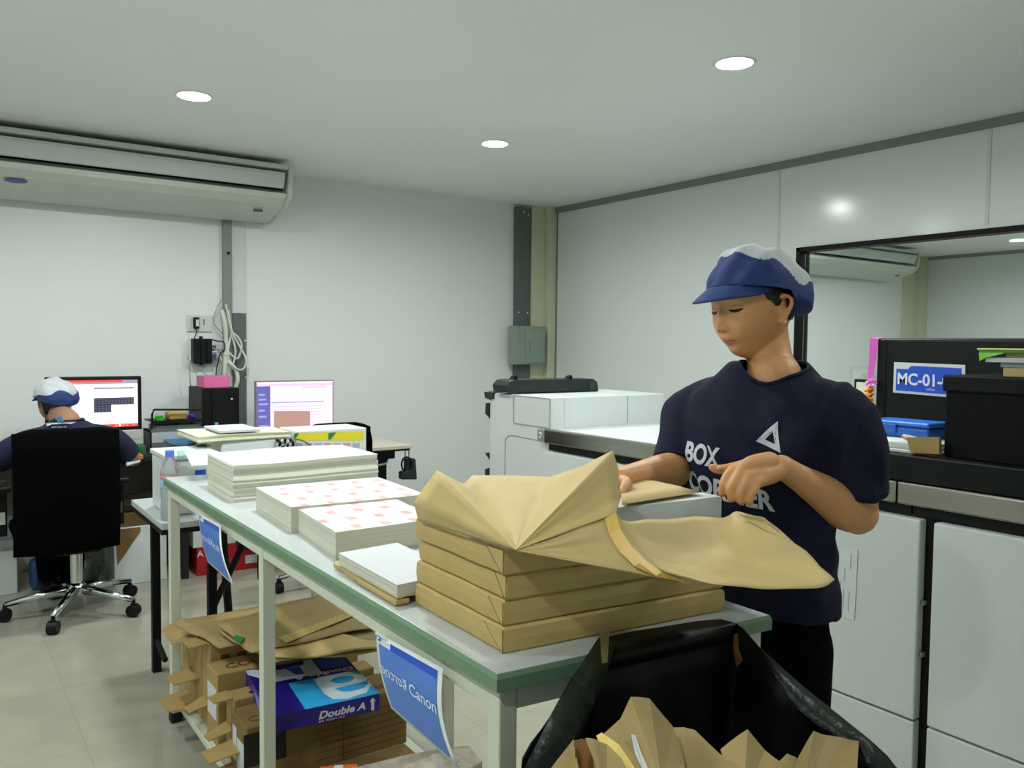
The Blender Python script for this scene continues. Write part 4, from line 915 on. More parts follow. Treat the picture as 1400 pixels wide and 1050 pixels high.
Qt.poly(m_,[(.36,.12),(.50,.12),(.50,.30),(.42,.30)],.0012,2)
Qt.sheet(m_,.68,.97,.04,.28,.0008,2,2)
m_.build('top_print',[CY,CYL,BM],t)
m_=MB()   # big letter e
def arcp(cx,cy,rx,ry,a0,a1,n=18): return [(cx+rx*math.cos(math.radians(a0+(a1-a0)*i/n)),cy+ry*math.sin(math.radians(a0+(a1-a0)*i/n))) for i in range(n+1)]
o1=arcp(.80,.70,.26,.235,-200,150); 
Qt.poly(m_,[(.54,.47),(.62,.44),(.90,.44),(1.0,.56),(1.0,.80),(.90,.93),(.70,.97),(.58,.93),(.54,.80)],.0012,0)
Qt.poly(m_,arcp(.79,.585,.115,.075,0,360,20)[:-1],.0018,1)
Qt.poly(m_,[(.66,.735),(.90,.72),(1.0,.70),(.97,.78),(.90,.835),(.78,.85),(.70,.82)],.0018,1)
Qt.poly(m_,[(.90,.93),(1.0,.80),(1.0,1.0),(.86,1.0)],.0018,1)
m_.build('big_letter',[CYL,CY],t)
m_=MB(); vs,fs=text_mesh('Double A',1,ext=0,weight=.03); x1=max(v.x for v in vs)
m_.add([Qt.P(.97-.60*v.x/x1,.345+v.y*.10,.0014) for v in vs],fs); m_.build('upside_down_lettering',mat('ream_lettering',(208,212,220),.4),t)
Qf=Quad([NLr+zc*Hh,NRr+zc*Hh,NRr,NLr]); 
if Qf.n.y>0: Qf.n=-Qf.n
m_=MB(); Qf.text(m_,'Double A',.42,.86,.72,.42,.0012,weight=.03,shear=.25); Qf.text(m_,'80 GSM A3',.42,.66,.93,.11,.0012)
Qf.poly(m_,[(.915,.9),(.945,.9),(.945,.35),(.96,.35),(.93,.12),(.90,.35),(.915,.35)],.0012); m_.build('front_lettering',mat('ream_lettering',(0,0,0)),t)
Qs=Quad([FLr+zc*Hh,NLr+zc*Hh,NLr,FLr]); 
if Qs.n.x>0: Qs.n=-Qs.n
m_=MB(); Qs.poly(m_,[(.35,.2),(.55,.15),(.62,.8),(.5,.9)],.0012); Qs.poly(m_,[(.7,.15),(.8,.2),(.8,.85),(.68,.8)],.0012); m_.build('side_print',mat('ream_side_print',(120,130,200),.4),t)
# loose kraft sheets piled over the cartons
def ksheet(P,z,label,m,seed,name='kraft_sheet',th=.004,amp=.008):
    q=[az(x,y,z) for x,y in P]; m_=MB(); n=10
    rows=[]
    for j in range(n+1):
        r=[]
        for i in range(n+1):
            p=q[0].lerp(q[1],i/n).lerp(q[3].lerp(q[2],i/n),j/n); ed=min(i,n-i,j,n-j)/n
            r.append(p+Vector((0,0,amp*noise.noise(Vector((p.x*6,p.y*5,seed)))+(.004 if ed==0 else 0)*math.sin(i+j+seed))))
        rows.append(r)
    return tag(m_.grid(rows).build(name,m,solid=th,smooth=True,off=1),label,'kraft paper','kraft sheets over the cartons')
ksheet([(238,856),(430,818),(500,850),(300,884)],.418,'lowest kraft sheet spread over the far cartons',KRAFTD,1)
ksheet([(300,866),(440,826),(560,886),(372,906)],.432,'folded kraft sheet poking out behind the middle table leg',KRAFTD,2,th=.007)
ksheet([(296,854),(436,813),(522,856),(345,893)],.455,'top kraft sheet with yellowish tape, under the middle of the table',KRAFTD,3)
ksheet([(345,888),(470,872),(560,884),(380,901)],.444,'curled kraft sheet edge above the blue ream box',KRAFT,4,th=.006,amp=.012)
a=[az(x,y,.464) for x,y in ((380,872),(500,828),(505,833),(392,879))]
tag(MB().prism(a,(0,0,.0008)).build('yellow_tape_strip',mat('faded_tape',(186,168,92),.35)),'strip of yellowish tape across the top kraft sheet','tape','tape pieces on the kraft sheets')
a=[az(x,y,.462) for x,y in ((321,868),(335,872),(328,880),(319,875))]
tag(MB().prism(a,(0,0,.001)).build('green_tape',mat('green_tape',(20,130,60),.4)),'bit of green tape on the corner of the kraft sheets','tape','tape pieces on the kraft sheets')
# newspaper and orange roll at the near end
NEWS=mat('newsprint',(176,170,156),.8,var=.25,scale=30)
t=tag(MB().prism([az(x,y,.20) for x,y in ((470,1052),(560,1030),(640,1018),(660,1040),(600,1075),(500,1085))],(0,0,-.078)).build('newspaper',NEWS,bevel=.004),'folded newspaper at the bottom of the lower shelf near the large sign','newspaper')
t=thing('orange_roll','orange packaging with a white band at the very bottom of the shelf','roll',az(465,1056,.19))
a=az(438,1066,.156); b=az(488,1062,.156)
MB().cyl(a,b,.034,n=16).build('roll_body',mat('orange_print',(220,110,30),.5),t); MB().cyl(a.lerp(b,.38),a.lerp(b,.62),.0348,n=16).build('white_band',PAPER,t)
# ------------------------------------------------------------------ black bag with scraps
BAG=mat('black_bag_film',(9,13,10),.5,spec=.22,var=.2,scale=8,bump=.6,bscale=14)
t=thing('trash_bag','black plastic bag taped to the near edge of the work table','bag',(1.05,.75,.2))
ring=[(820,871,1.36),(900,858,1.41),(985,846,1.475),(1003,851,1.475),(1045,892,1.42),(1100,942,1.37),(1160,988,1.31),(1226,1050,1.24),(1240,1130,1.12),(1130,1210,.98),(960,1240,.92),(800,1200,.92),(712,1060,1.06),(752,980,1.15),(788,918,1.24)]
Rg=[ad(*p) for p in ring]
def edge_pt(px,py,out=.008,z=.903):
    p=az(px,py,z); y=1.009+(p.x-.692)*(.955-1.009)/(1.275-.692); return Vector((p.x,y-out,z))
Rg[0]=edge_pt(808,895); Rg[1]=edge_pt(905,874); Rg[2]=edge_pt(975,859); Rg[3]=edge_pt(1006,852)
Rg=smooth_pts(Rg+[Rg[0]],4)[:-1]
cc=sum(Rg,Vector())/len(Rg)
rows=[]; n_=len(Rg)
for j in range(13):
    f=j/12; r=[]
    for i,p in enumerate(Rg):
        base=Vector((cc.x+(p.x-cc.x)*(1.0-.18*f),cc.y+(p.y-cc.y)*(1.0-.18*f),p.z*(1-f)+.06*f))
        if f>.9: base=Vector((cc.x+(base.x-cc.x)*(1-(f-.9)*6),cc.y+(base.y-cc.y)*(1-(f-.9)*6),base.z))
        d_=(base-Vector((cc.x,cc.y,base.z))).normalized()
        wr=.018*noise.noise(Vector((i*.45,f*1.5,3)))+.008*math.sin(i*1.3+f*3)
        q=base+d_*wr*min(1,f*5); ye=1.009+(q.x-.692)*(.955-1.009)/(1.275-.692)-.008
        if q.x<1.31: q.y=min(q.y,ye)
        r.append(q)
    rows.append(r+[r[0]])
MB().grid(rows).build('bag_film',BAG,t,solid=.0012,smooth=True)
LP=[az(820,873,.9035),az(862,864,.9035),az(905,857,.9035),az(950,850,.9035),az(985,846,.9035)]
LE=[edge_pt(808,895),edge_pt(855,885),edge_pt(905,874),edge_pt(955,863),edge_pt(1006,852)]
MB().grid([[p+Vector((0,0,.001*math.sin(i*3))) for i,p in enumerate(LP)],LE,[p+Vector((0,-.004,-.03)) for p in LE]]).build('taped_lip',BAG,t,solid=.001,smooth=True)
# turned-over rim band on the right with lighter sheen
rm=MB(); P1=[ad(*p) for p in ((1040,886,1.425),(1068,912,1.39),(1100,940,1.365),(1135,968,1.33),(1160,988,1.305),(1190,1012,1.27),(1226,1050,1.235))]
P2=[ad(*p) for p in ((1046,900,1.40),(1066,935,1.36),(1088,968,1.335),(1118,992,1.30),(1148,1008,1.28),(1176,1020,1.25),(1188,1052,1.22))]
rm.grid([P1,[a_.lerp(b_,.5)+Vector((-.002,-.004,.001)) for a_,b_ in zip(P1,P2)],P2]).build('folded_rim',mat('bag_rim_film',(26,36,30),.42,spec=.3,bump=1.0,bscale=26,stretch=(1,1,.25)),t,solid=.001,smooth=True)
P1=[ad(*p) for p in ((818,872,1.355),(790,915,1.235),(755,975,1.145),(716,1052,1.06))]
P2=[ad(*p) for p in ((842,878,1.35),(826,930,1.24),(800,990,1.16),(775,1052,1.09))]
rm=MB(); rm.grid([P1,[a_.lerp(b_,.5)+Vector((.0,-.003,.001)) for a_,b_ in zip(P1,P2)],P2]).build('folded_rim',mat('bag_rim_film',(0,0,0)),t,solid=.001,smooth=True)
TB=mat('brown_tape',(110,70,30),.3,var=.1)
MB().prism([ad(*p) for p in ((820,866,1.35),(833,864,1.352),(830,905,1.27),(823,907,1.27))],(0,-.0008,0)).build('tape',mat('pale_tape',(96,92,60),.25),t)
MB().grid([[ad(1003,868,1.44),ad(1009,866,1.44)],[ad(1003,890,1.42),ad(1010,888,1.42)],[ad(1007,912,1.40),ad(1016,903,1.40)]]).build('tape',TB,t,solid=.001)
# kraft scraps
def scrap(ap,P,label,m=KRAFTD,cols=None,seed=0,fold=.004,name='kraft_scrap',back=True):
    apx=ad(*ap); pts=[ad(*p) for p in P]; rows=[]
    dense=[]
    for i in range(len(pts)-1):
        for k in range(3): dense.append(pts[i].lerp(pts[i+1],k/3))
    dense.append(pts[-1])
    for j in range(6):
        f=j/5; rows.append([apx.lerp(p,f)+Vector((0,0,fold*noise.noise(Vector((i*.25+seed,f*1.5,seed)))*f)) for i,p in enumerate(dense)])
    return tag(MB().grid(rows).build(name,m,solid=.001),label,'paper scrap','kraft paper scraps in the black bag')
scrap((905,1075,1.00),[(740,1080,.98),(825,1006,1.06),(848,984,1.09),(862,955,1.12),(888,955,1.13),(920,995,1.12),(935,1040,1.07),(940,1080,1.0)],'tallest crumpled kraft scrap with a flat peak in the black bag',seed=1)
scrap((790,1080,.94),[(735,1075,.93),(757,1045,.96),(784,1008,.99),(783,1060,.98)],'pale pointed kraft scrap at the left front of the bag',seed=2,fold=.004)
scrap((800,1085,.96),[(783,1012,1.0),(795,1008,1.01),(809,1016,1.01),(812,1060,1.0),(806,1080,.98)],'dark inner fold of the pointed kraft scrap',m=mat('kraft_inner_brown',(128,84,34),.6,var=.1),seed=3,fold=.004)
scrap((830,1085,.95),[(800,1010,1.0),(813,1012,1.0),(830,1020,1.0),(850,1040,.98),(870,1080,.95)],'curved pale kraft scrap beside the yellow tape strip',seed=4,fold=.004)
a=[ad(*p) for p in ((815,1006,1.035),(822,1002,1.04),(845,1018,1.02),(868,1052,.99),(875,1070,.97),(860,1072,.965),(840,1040,.99),(822,1020,1.02))]
tag(MB().prism(a,(0,-.001,.001)).build('tape_strip',mat('pale_yellow_tape',(226,200,112),.3)),'bright yellow tape strip in the black bag','tape')
a=[ad(*p) for p in ((863,1004,1.06),(868,1006,1.06),(876,1030,1.04),(890,1062,1.01),(882,1060,1.01),(868,1030,1.04))]
tag(MB().prism(a,(0,-.001,.001)).build('white_strip',PAPER),'narrow white paper strip on the tallest kraft scrap','paper')
scrap((950,1100,1.0),[(915,998,1.16),(935,994,1.17),(950,998,1.17),(984,1030,1.13),(1010,1045,1.11),(1040,1080,1.05)],'wide flat kraft scrap in the middle of the bag',seed=6)
scrap((1015,1110,1.03),[(985,1026,1.15),(1022,997,1.18),(1045,1022,1.17),(1072,1046,1.14),(1085,1080,1.08)],'triangular kraft scrap with a dark spot right of the middle',seed=7,fold=.006)
scrap((1095,1110,1.05),[(1080,1055,1.13),(1098,1026,1.16),(1112,1000,1.19),(1130,1004,1.20),(1152,1010,1.20),(1174,1014,1.19),(1172,1052,1.13),(1165,1080,1.08)],'squarish kraft scrap at the right side of the bag',seed=8,fold=.006)
scrap((1090,1100,1.06),[(1064,1042,1.155),(1076,1030,1.165),(1088,1035,1.165),(1100,1050,1.14)],'tiny kraft tip between the two right scraps',m=KRAFTD,seed=9,fold=.002)
# ------------------------------------------------------------------ people
SKIN=mat('skin_warm',(208,153,102),.5,var=.03,scale=20,bump=.04,bscale=300); SKIN2=mat('skin_man',(150,112,82),.5,var=.03,scale=20)
LIP=mat('lip_skin',(200,128,102),.42); LASH=mat('eyelash_black',(24,16,13),.7); BROW=mat('eyebrow_hair',(86,62,44),.8); EYEW=mat('eye_white',(214,208,200),.2); NAIL=mat('finger_nail',(226,176,150),.3)
def remesh(mb,vox,smooth_it=4,fac=.5):
    o=mb.build('tmp',SKIN); m_=o.modifiers.new('r','REMESH'); m_.mode='VOXEL'; m_.voxel_size=vox; m_.use_smooth_shade=True
    if smooth_it: q=o.modifiers.new('s','SMOOTH'); q.iterations=smooth_it; q.factor=fac
    me=meshes_of(o); vs=[o.matrix_world@v.co for v in me.vertices]; fs=[tuple(p.vertices) for p in me.polygons]
    # o.matrix_world may be stale: location is the only transform
    off=o.location; vs=[v.co+off for v in me.vertices]
    bpy.data.objects.remove(o); bpy.data.meshes.remove(me); return vs,fs
def cr(P,n=5): return smooth_pts(P,n)
def limb(mb,P,R,n=5,seg=18,flat=1.0,flatend=False):
    """tapered limb through joints P with radii R, rounded ends"""
    pts=cr(P,n); rr=cr([Vector((r,0,0)) for r in R],n); rr=[v.x for v in rr]
    a=(pts[0]-pts[1]).normalized(); b=(pts[-1]-pts[-2]).normalized()
    p0=[pts[0]+a*rr[0]*f for f in (.95,.7,.35)]; r0=[rr[0]*f for f in (.3,.7,.93)]
    p1=[pts[-1]+b*rr[-1]*f for f in (.35,.7,.95)]; r1=[rr[-1]*f for f in (.93,.7,.3)]
    if flatend: p1=[];r1=[]
    mb.tube(p0+pts+p1,r0+rr+r1,seg,flat=flat)
def head_verts(nu=72,nv=60):
    """head centred between the ears at eye height, face towards -Y, metres"""
    G=lambda x,s: math.exp(-(x/s)**2)
    vs=[]; 
    for j in range(nv+1):
        t=PI*j/nv
        for i in range(nu):
            a=2*PI*i/nu; ux=math.sin(t)*math.cos(a); uy=math.sin(t)*math.sin(a); uz=math.cos(t)
            x=.072*ux; z=.114*uz; y=.092*uy
            if uz<0:
                k=(-uz); x*=1-.30*k**1.6
                if uy>0: y*=1-.55*k**1.1
                else: y*=1-.10*k**2
            else: x*=1+.04*math.sin(uz*PI)
            if uy>0: y*=1.06
            if uy<0:
                f=min(1,(-uy)*2.2)
                fy=-y; fy=.092*(1-(1-min(1,fy/.092))**1.35) if fy>0 else fy
                y=-fy
                d=0
                # brow, eye sockets, lids
                d+=.0035*G(z-.029,.010)*G(abs(x)-.028,.024)
                d-=.0085*G(z-.010,.014)*G(abs(x)-.031,.015)
                d+=.0050*G(z-.009,.0085)*G(abs(x)-.032,.0125)
                d-=.003*G(z-.012,.012)*G(x,.008)
                # nose
                zz=z
                if -.05<zz<.022:
                    h_=.0235*(max(0,min(1,(.022-zz)/.052)))**1.15 if zz>-.032 else .0235*G(zz+.032,.0075)
                    d+=h_*G(x,.0095)
                    d+=.0035*G(x,.006)*G(z+.004,.02)
                d+=.0100*G(abs(x)-.0130,.0055)*G(z+.033,.0070)
                d-=.003*G(x,.004)*G(z+.045,.005)
                # lips, chin, cheeks
                d+=.0080*G(z+.053,.014)*G(x,.028)
                d+=.0050*G(z+.0535,.0045)*G(x,.017)+.0055*G(z+.0635,.0048)*G(x,.015)
                d-=.0040*G(z+.0585,.0018)*G(x,.021)
                d-=.0030*G(z+.073,.006)*G(x,.02)
                d+=.0120*G(z+.090,.018)*G(x,.024)
                d+=.0055*G(abs(x)-.040,.020)*G(z+.034,.024)
                y-=d*f
            vs.append(Vector((x,y,z)))
    fs=[(j*nu+i,(j+1)*nu+i,(j+1)*nu+(i+1)%nu,j*nu+(i+1)%nu) for j in range(nv) for i in range(nu)]
    return vs,fs
def ear(mb,M,s):
    # outer rim, lobe and inner bowl, on the side s
    P=[(s*.069,.006,-.036),(s*.076,.014,-.022),(s*.082,.024,-.004),(s*.082,.026,.010),(s*.077,.014,.019),(s*.072,.002,.014),(s*.070,-.001,.000)]
    limb(mb,[M@Vector(p) for p in P],[.0065,.0055,.005,.005,.005,.0045,.004],4,8)
    mb.ell((0,0,0),(.0035,.013,.024),12,8,M=M@TR(s*.0712,.011,-.008)@Matrix.Rotation(s*math.radians(18),4,'Z'))
    mb.ell((0,0,0),(.006,.008,.010),10,8,M=M@TR(s*.072,.006,-.037))
def finger(mb,P,r):
    limb(mb,[Vector(p) for p in P],r,4,10)
def basis(F,up=Vector((0,0,1))):
    """matrix columns: X = the body's left... (local +X), local -Y = forward F, local Z = up"""
    F=Vector(F).normalized(); X_=(up.cross(F)).normalized()*1; Z=F.cross(X_)*1
    # local +X so that X x Y = Z with Y=-F
    Y=-F; Z=(up-F*up.dot(F)).normalized(); X_=Y.cross(Z)
    return Matrix(((X_.x,Y.x,Z.x,0),(X_.y,Y.y,Z.y,0),(X_.z,Y.z,Z.z,0),(0,0,0,1)))
# ---- standing worker
Fw=Vector((-.974,-.227,0)); Lw=Vector((.227,-.974,0))      # facing, her left
Cw=Vector((1.485,1.150,0))
wk=thing('person','person standing at the work table, looking down at the paper, in navy T-shirt and cap','person',(1.485,1.15,0))
Hc=ad(1031,421,1.800)
yaw=math.radians(45); toc=-ray(1031,421); toc.z=0; toc.normalize(); lft=Vector((-.8165,.577,0)); lft=(lft-toc*lft.dot(toc)).normalized()
Fh=(toc*math.cos(yaw)+lft*math.sin(yaw)); pitch=math.radians(9); Fh3=(Fh*math.cos(pitch)+Vector((0,0,-math.sin(pitch)))).normalized()
HM=TR(*Hc)@basis(Fh3)@Matrix.Rotation(math.radians(-3),4,'Y')
body=MB()
hv,hf=head_verts(); body.add(hv,hf,0,HM@Matrix.Diagonal((1.0,1.0,.98,1)))
for s_ in (1,-1): ear(body,HM,s_)
nb=Vector((1.497,1.132,1.335)); 
limb(body,[HM@Vector((0,.018,-.030)),HM@Vector((0,.020,-.075)),nb.lerp(HM@Vector((0,.018,-.09)),.45),nb-Lw*.004,nb+Vector((0,0,-.06))],[.054,.051,.050,.063,.078],5,24)
SL=Cw+Lw*.168+Vector((0,0,1.268)); SR=Cw-Lw*.168+Vector((0,0,1.262))
EL=ad(1172,703,1.70); WL=ad(1068,638,1.585); ER=ad(930,640,1.86); WR=ad(846,655,1.655)
limb(body,[nb+Vector((0,0,-.03)),nb.lerp(SL,.5)+Vector((0,0,-.03)),SL+Vector((0,0,-.03))],[.045,.038,.036]); limb(body,[nb+Vector((0,0,-.03)),nb.lerp(SR,.5)+Vector((0,0,-.03)),SR+Vector((0,0,-.03))],[.045,.038,.036])
# trunk, hips, legs
for z,a_,b_ in ((1.22,.140,.085),(1.10,.130,.088),(.98,.118,.080),(.87,.098,.072)):
    body.ell((0,0,0),(b_,a_,.12),20,12,M=TR(Cw.x,Cw.y,z)@Matrix(((Fw.x,Lw.x,0,0),(Fw.y,Lw.y,0,0),(0,0,1,0),(0,0,0,1))))
for s_ in (1,-1):
    hp=Cw+Lw*.068*s_
    limb(body,[hp+Vector((0,0,.80)),hp+Lw*.01*s_+Vector((0,0,.47)),hp+Lw*.015*s_-Fw*.02+Vector((0,0,.08))],[.054,.048,.036])
    limb(body,[hp+Lw*.015*s_-Fw*.03+Vector((0,0,.035)),hp+Lw*.02*s_+Fw*.15+Vector((0,0,.03))],[.033,.028])
# left arm
limb(body,[SL+Vector((0,0,-.03)),SL.lerp(EL,.5)+Vector((.004,-.004,0)),EL],[.036,.042,.042])
limb(body,[EL,EL.lerp(WL,.18)+Vector((0,0,-.004)),EL.lerp(WL,.45),EL.lerp(WL,.8),WL],[.041,.044,.037,.026,.0235])
# left hand: wrist, back of the hand, four fingers bent down, thumb to the side
kn={'i':(1004,642,1.560),'m':(1013,645,1.548),'r':(1024,652,1.538),'p':(1034,661,1.532)}
K={k:ad(*v) for k,v in kn.items()}
for k,r0 in (('i',.0150),('m',.0150),('r',.0145),('p',.0135)):
    limb(body,[WL.lerp(K[k],-.05)+(K[k]-K['m'])*.15,WL.lerp(K[k],.5),K[k]],[.019,.0165,r0*.80],4,12)
limb(body,[ad(1052,632,1.575),ad(1028,637,1.56),ad(1012,643,1.553)],[.021,.020,.013],4,12)
limb(body,[ad(1056,647,1.572),ad(1040,652,1.552),ad(1028,655,1.545)],[.020,.019,.013],4,12)
finger(body,[K['i'],ad(994,652,1.546),ad(989,664,1.541),ad(987,675,1.545)],[.0115,.0100,.0088,.0075])
finger(body,[K['m'],ad(1004,660,1.532),ad(999,670,1.528),ad(1000,682,1.530)],[.0115,.0105,.0092,.0078])
finger(body,[K['r'],ad(1016,666,1.524),ad(1012,676,1.522),ad(1013,686,1.524)],[.0110,.0100,.0088,.0075])
finger(body,[K['p'],ad(1029,672,1.522),ad(1026,680,1.520),ad(1025,687,1.522)],[.0100,.0090,.0080,.0070])
finger(body,[ad(1040,634,1.575),ad(1018,637,1.578),ad(1000,640,1.585),ad(984,642,1.585),ad(974,639,1.585)],[.0150,.0130,.0108,.0098,.0080])
# right arm and hand (mostly behind the wrapper)
limb(body,[SR+Vector((0,0,-.03)),SR.lerp(ER,.5),ER],[.036,.041,.040]); limb(body,[ER,ER.lerp(WR,.3),ER.lerp(WR,.7),WR],[.039,.038,.029,.0235])
hd=(WR-ER).normalized(); sd=hd.cross(Vector((0,0,1))).normalized()
pal=WR+hd*.075
limb(body,[WR,WR+hd*.04,pal],[.024,.030,.027],4,14,flat=.6)
for k,(o_s,ln_) in enumerate(((-.030,.055),(-.010,.064),(.010,.060),(.028,.047))):
    b0=pal+sd*o_s; finger(body,[b0,b0+hd*ln_*.5+Vector((0,0,-.006)),b0+hd*ln_+Vector((0,0,-.022)),b0+hd*(ln_+.008)+Vector((0,0,-.036))],[.0105,.0098,.0088,.0072])
finger(body,[WR+hd*.02-sd*.022,WR+hd*.05-sd*.048,WR+hd*.085-sd*.055+Vector((0,0,-.015))],[.013,.0115,.0085])
bv,bf=remesh(body,.0030,5,.5)
HMi=HM.inverted(); fm=MB(); fm.v=bv; fm.f=[list(f) for f in bf]; fm.m=[]
for f in bf:
    c_=HMi@bv[f[0]]; mi=0
    if c_.y<-.078 and abs(c_.x)<.0215:
        w_=1-(c_.x/.0225)**2
        if -.0585-.0095*w_ < c_.z+.0 < -.0590+.0085*w_*(1-.15*math.exp(-(c_.x/.003)**2)): mi=1
    fm.m.append(mi)
bo=fm.build('body',[SKIN,LIP],wk,smooth=True)
BT_=BVHTree.FromPolygons(bv,bf)
def onface(x,z,out=.0006):
    o_=HM@Vector((x,-.20,z)); d=(HM.to_3x3()@Vector((0,1,0))).normalized(); h_=BT_.ray_cast(o_,d)
    return (h_[0]-d*out) if h_[0] else o_
def facestrip(name,P,wd,m,out=.0006):
    """thin shape following the face: list of (x,z,halfwidth)"""
    rows=[[onface(x,z+h_,out) for x,z,h_ in P],[onface(x,z,out+.0005) for x,z,h_ in P],[onface(x,z-h_,out) for x,z,h_ in P]]
    return MB().grid(rows).build(name,m,wk,smooth=True,solid=.0004)
for s_ in (1,-1):
    facestrip('eyebrow',[(s_*(.013+.004*i),.0300+.004*math.sin(i/9*PI*.8),.0030*math.sin(.35+i/9*2.5)) for i in range(10)],0,BROW)
    facestrip('eyelashes',[(s_*(.0185+.0032*i),.0048-.0030*math.sin(i/9*PI)-.0004*i*0,.0013+.0016*math.sin(i/9*PI)) for i in range(10)],0,LASH,.0012)
    facestrip('eyelid_crease',[(s_*(.0195+.003*i),.0110+.0022*math.sin(i/9*PI),.0005) for i in range(10)],0,mat('lid_crease',(166,116,78),.6),.0003)
for s_ in (1,-1): 
    q=onface(s_*.0078,-.0375,.0); MB().ell((0,0,0),(.0026,.0014,.0014),10,6,M=TR(*q)@basis(Fh3)).build('nostril',mat('nostril_dark',(70,36,26),.7),wk,smooth=True)
MB().tube([onface(-.018+.004*i,-.0588-.0012*(abs(i-4.5)/4.5)**2,.0001) for i in range(10)],.0007,6).build('mouth_line',mat('mouth_line',(116,58,48),.6),wk,smooth=True)
MB().ell((0,0,0),(.003,.003,.003),10,6,M=HM@TR(.0785,.005,-.037)).build('ear_stud',mat('pearl',(226,200,186),.3),wk,smooth=True)
# fingernails of the visible hand
for a_,b_ in (((983,640,1.572),(977,638,1.574)),): 
    pa=ad(*a_); MB().ell((0,0,0),(.0052,.0035,.0045),10,6,M=TR(*pa)).build('thumb_nail',NAIL,wk,smooth=True)
# hair under the cap: side and nape
hs=MB()
def hp_(a,t,k=1.035):   # point on the skull, a azimuth from the face, t polar
    ux=math.sin(t)*math.sin(a); uy=-math.sin(t)*math.cos(a); uz=math.cos(t)
    x=.074*ux; y=(.092 if uy<0 else .099)*uy; z=.114*uz
    if uz<0:
        x*=1-.30*(-uz)**1.6
        if uy>0: y*=1-.50*(-uz)**1.1
    return HM@Vector((x*k,y*k,z*k))
for s_ in (1,-1):
    rows=[]
    for j in range(10):
        f=j/9; r=[]
        for i in range(22):
            a=math.radians(60+120*i/21)
            ad_=math.degrees(a); low=math.radians(66+16*min(1,max(0,(ad_-60)/12))+9*math.exp(-((ad_-86)/8)**2) if ad_<100 else 82+26*min(1,(ad_-100)/12))
            lo2=low; t_=math.radians(35)+(lo2-math.radians(35))*f
            r.append(hp_(s_*a,t_,1.03-.012*f**3)+Vector((0,0,.0012*math.sin(i*2.4))))
        rows.append(r)
    hs.grid(rows)
hs.build('hair',HAIR,wk,smooth=True,solid=.002)
# ---- cap
def outline_r(phi,tab):
    tab=sorted(tab); phi=phi%360
    for (a,ra),(b,rb) in zip(tab,tab[1:]+[(tab[0][0]+360,tab[0][1])]):
        p=phi if phi>=a else phi+360
        if a<=p<=b:
            t_=(p-a)/(b-a); t_=t_*t_*(3-2*t_)*.5+t_*.5; return ra+(rb-ra)*t_
    return tab[0][1]
def cap_mesh(M,tab,wid,c=(0,.02,.05),n=180,m_=90,cut=None,wr=.003,seed=1):
    """closed puffy cap: side outline (angle from the front, counter-clockwise over the top) swept sideways"""
    vs=[];fs=[]
    for j in range(m_+1):
        ps=-PI/2+PI*j/m_
        for i in range(n):
            ph=360*i/n; r=outline_r(ph,tab); a=math.radians(ph)
            cy=-math.cos(a)*r*math.cos(ps)**.8 if math.cos(ps)>0 else 0; cz=math.sin(a)*r*max(0,math.cos(ps))**.8
            p=Vector((wid*math.sin(ps),c[1]+cy,c[2]+cz))
            p+=Vector((0,-math.cos(a),math.sin(a)))*wr*noise.noise(Vector((j*.073,i*.088,seed)))*4*max(0,math.cos(ps))
            vs.append(M@p)
    for j in range(m_):
        for i in range(n): fs.append((j*n+i,j*n+(i+1)%n,(j+1)*n+(i+1)%n,(j+1)*n+i))
    return vs,fs
PL=[(.108,0),(.107,.02),(.102,.035),(.084,.062),(.066,.086),(.048,.102),(.02,.105),(-.02,.098),(-.06,.080),(-.10,.050),(-.128,.018),(-.140,-.012),(-.140,-.042),(-.122,-.068),(-.08,-.068),(-.03,-.045),(0,-.03),(.05,-.035),(.10,-.03)]
tab=[(math.degrees(math.atan2(b,a))%360,math.hypot(a,b)) for a,b in PL]
CM=HM@Matrix.Rotation(math.radians(4),4,'X')
cv,cf=cap_mesh(CM,tab,.092,(0,.012,.030))
CMi=CM.inverted()
def cap_keep(l):   # cut everything below the hem so the face and ears stay free
    if l.y<-.07: hem=.056
    elif l.y<.02: hem=.056-(l.y+.07)*.32
    elif l.y<.05: hem=.027-(l.y-.02)*2.1
    else: hem=-.034-(l.y-.05)*.25
    return l.z>hem-.0
cm=MB(); 
for v in cv: cm.v.append(v)
for f in cf:
    c_=sum((cv[i] for i in f),Vector())/4; l=CMi@c_
    if not cap_keep(l): continue
    wv_=.006*math.sin(l.x*130+l.y*60)
    # white net over the crown and back
    up=l.z-.030; 
    iswhite = (l.y>-.028+abs(l.x)*.30+wv_) and (up > .106-(l.y+.028)*.40-(max(0,l.y-.04))*.25+abs(l.x)*(-.42)*0+ wv_ + (.0 if abs(l.x)<.02 else 0)) 
    s1=-(l.y-.012); edge=.104-max(0,(.045-s1))*.70+.012*math.sin((s1+.02)*70) - (abs(l.x)/.09)**2*.030
    iswhite = s1<.056-abs(l.x)*.2 and up>edge
    cm.f.append(list(f)); cm.m.append(1 if iswhite else 0)
capo=thing('cap','navy work cap with peak and white net crown on the standing person','cap',Hc)
cm.build('crown',[CAPB,CAPW],capo,smooth=True,solid=.0015)
# peak
rows=[]
for j in range(-2,9):
    f=max(0,j/8); r=[]; kk=1+.06*min(0,j)
    for i in range(25):
        a=math.radians(-70+140*i/24)
        bx_=.084*math.sin(a)*kk; by_=.012-.104*math.cos(a)*kk; 
        wk_=max(0,math.cos(a*1.27))**.55; out=.058*f*wk_
        r.append(CM@Vector((bx_*(1+.08*f*wk_),by_-out,.066-(.020*f+.006*f*f)*wk_-.030*(abs(a)/1.22)**2.2)))
    rows.append(r)
MB().grid(rows).build('peak',CAPB,capo,smooth=True,solid=.003)
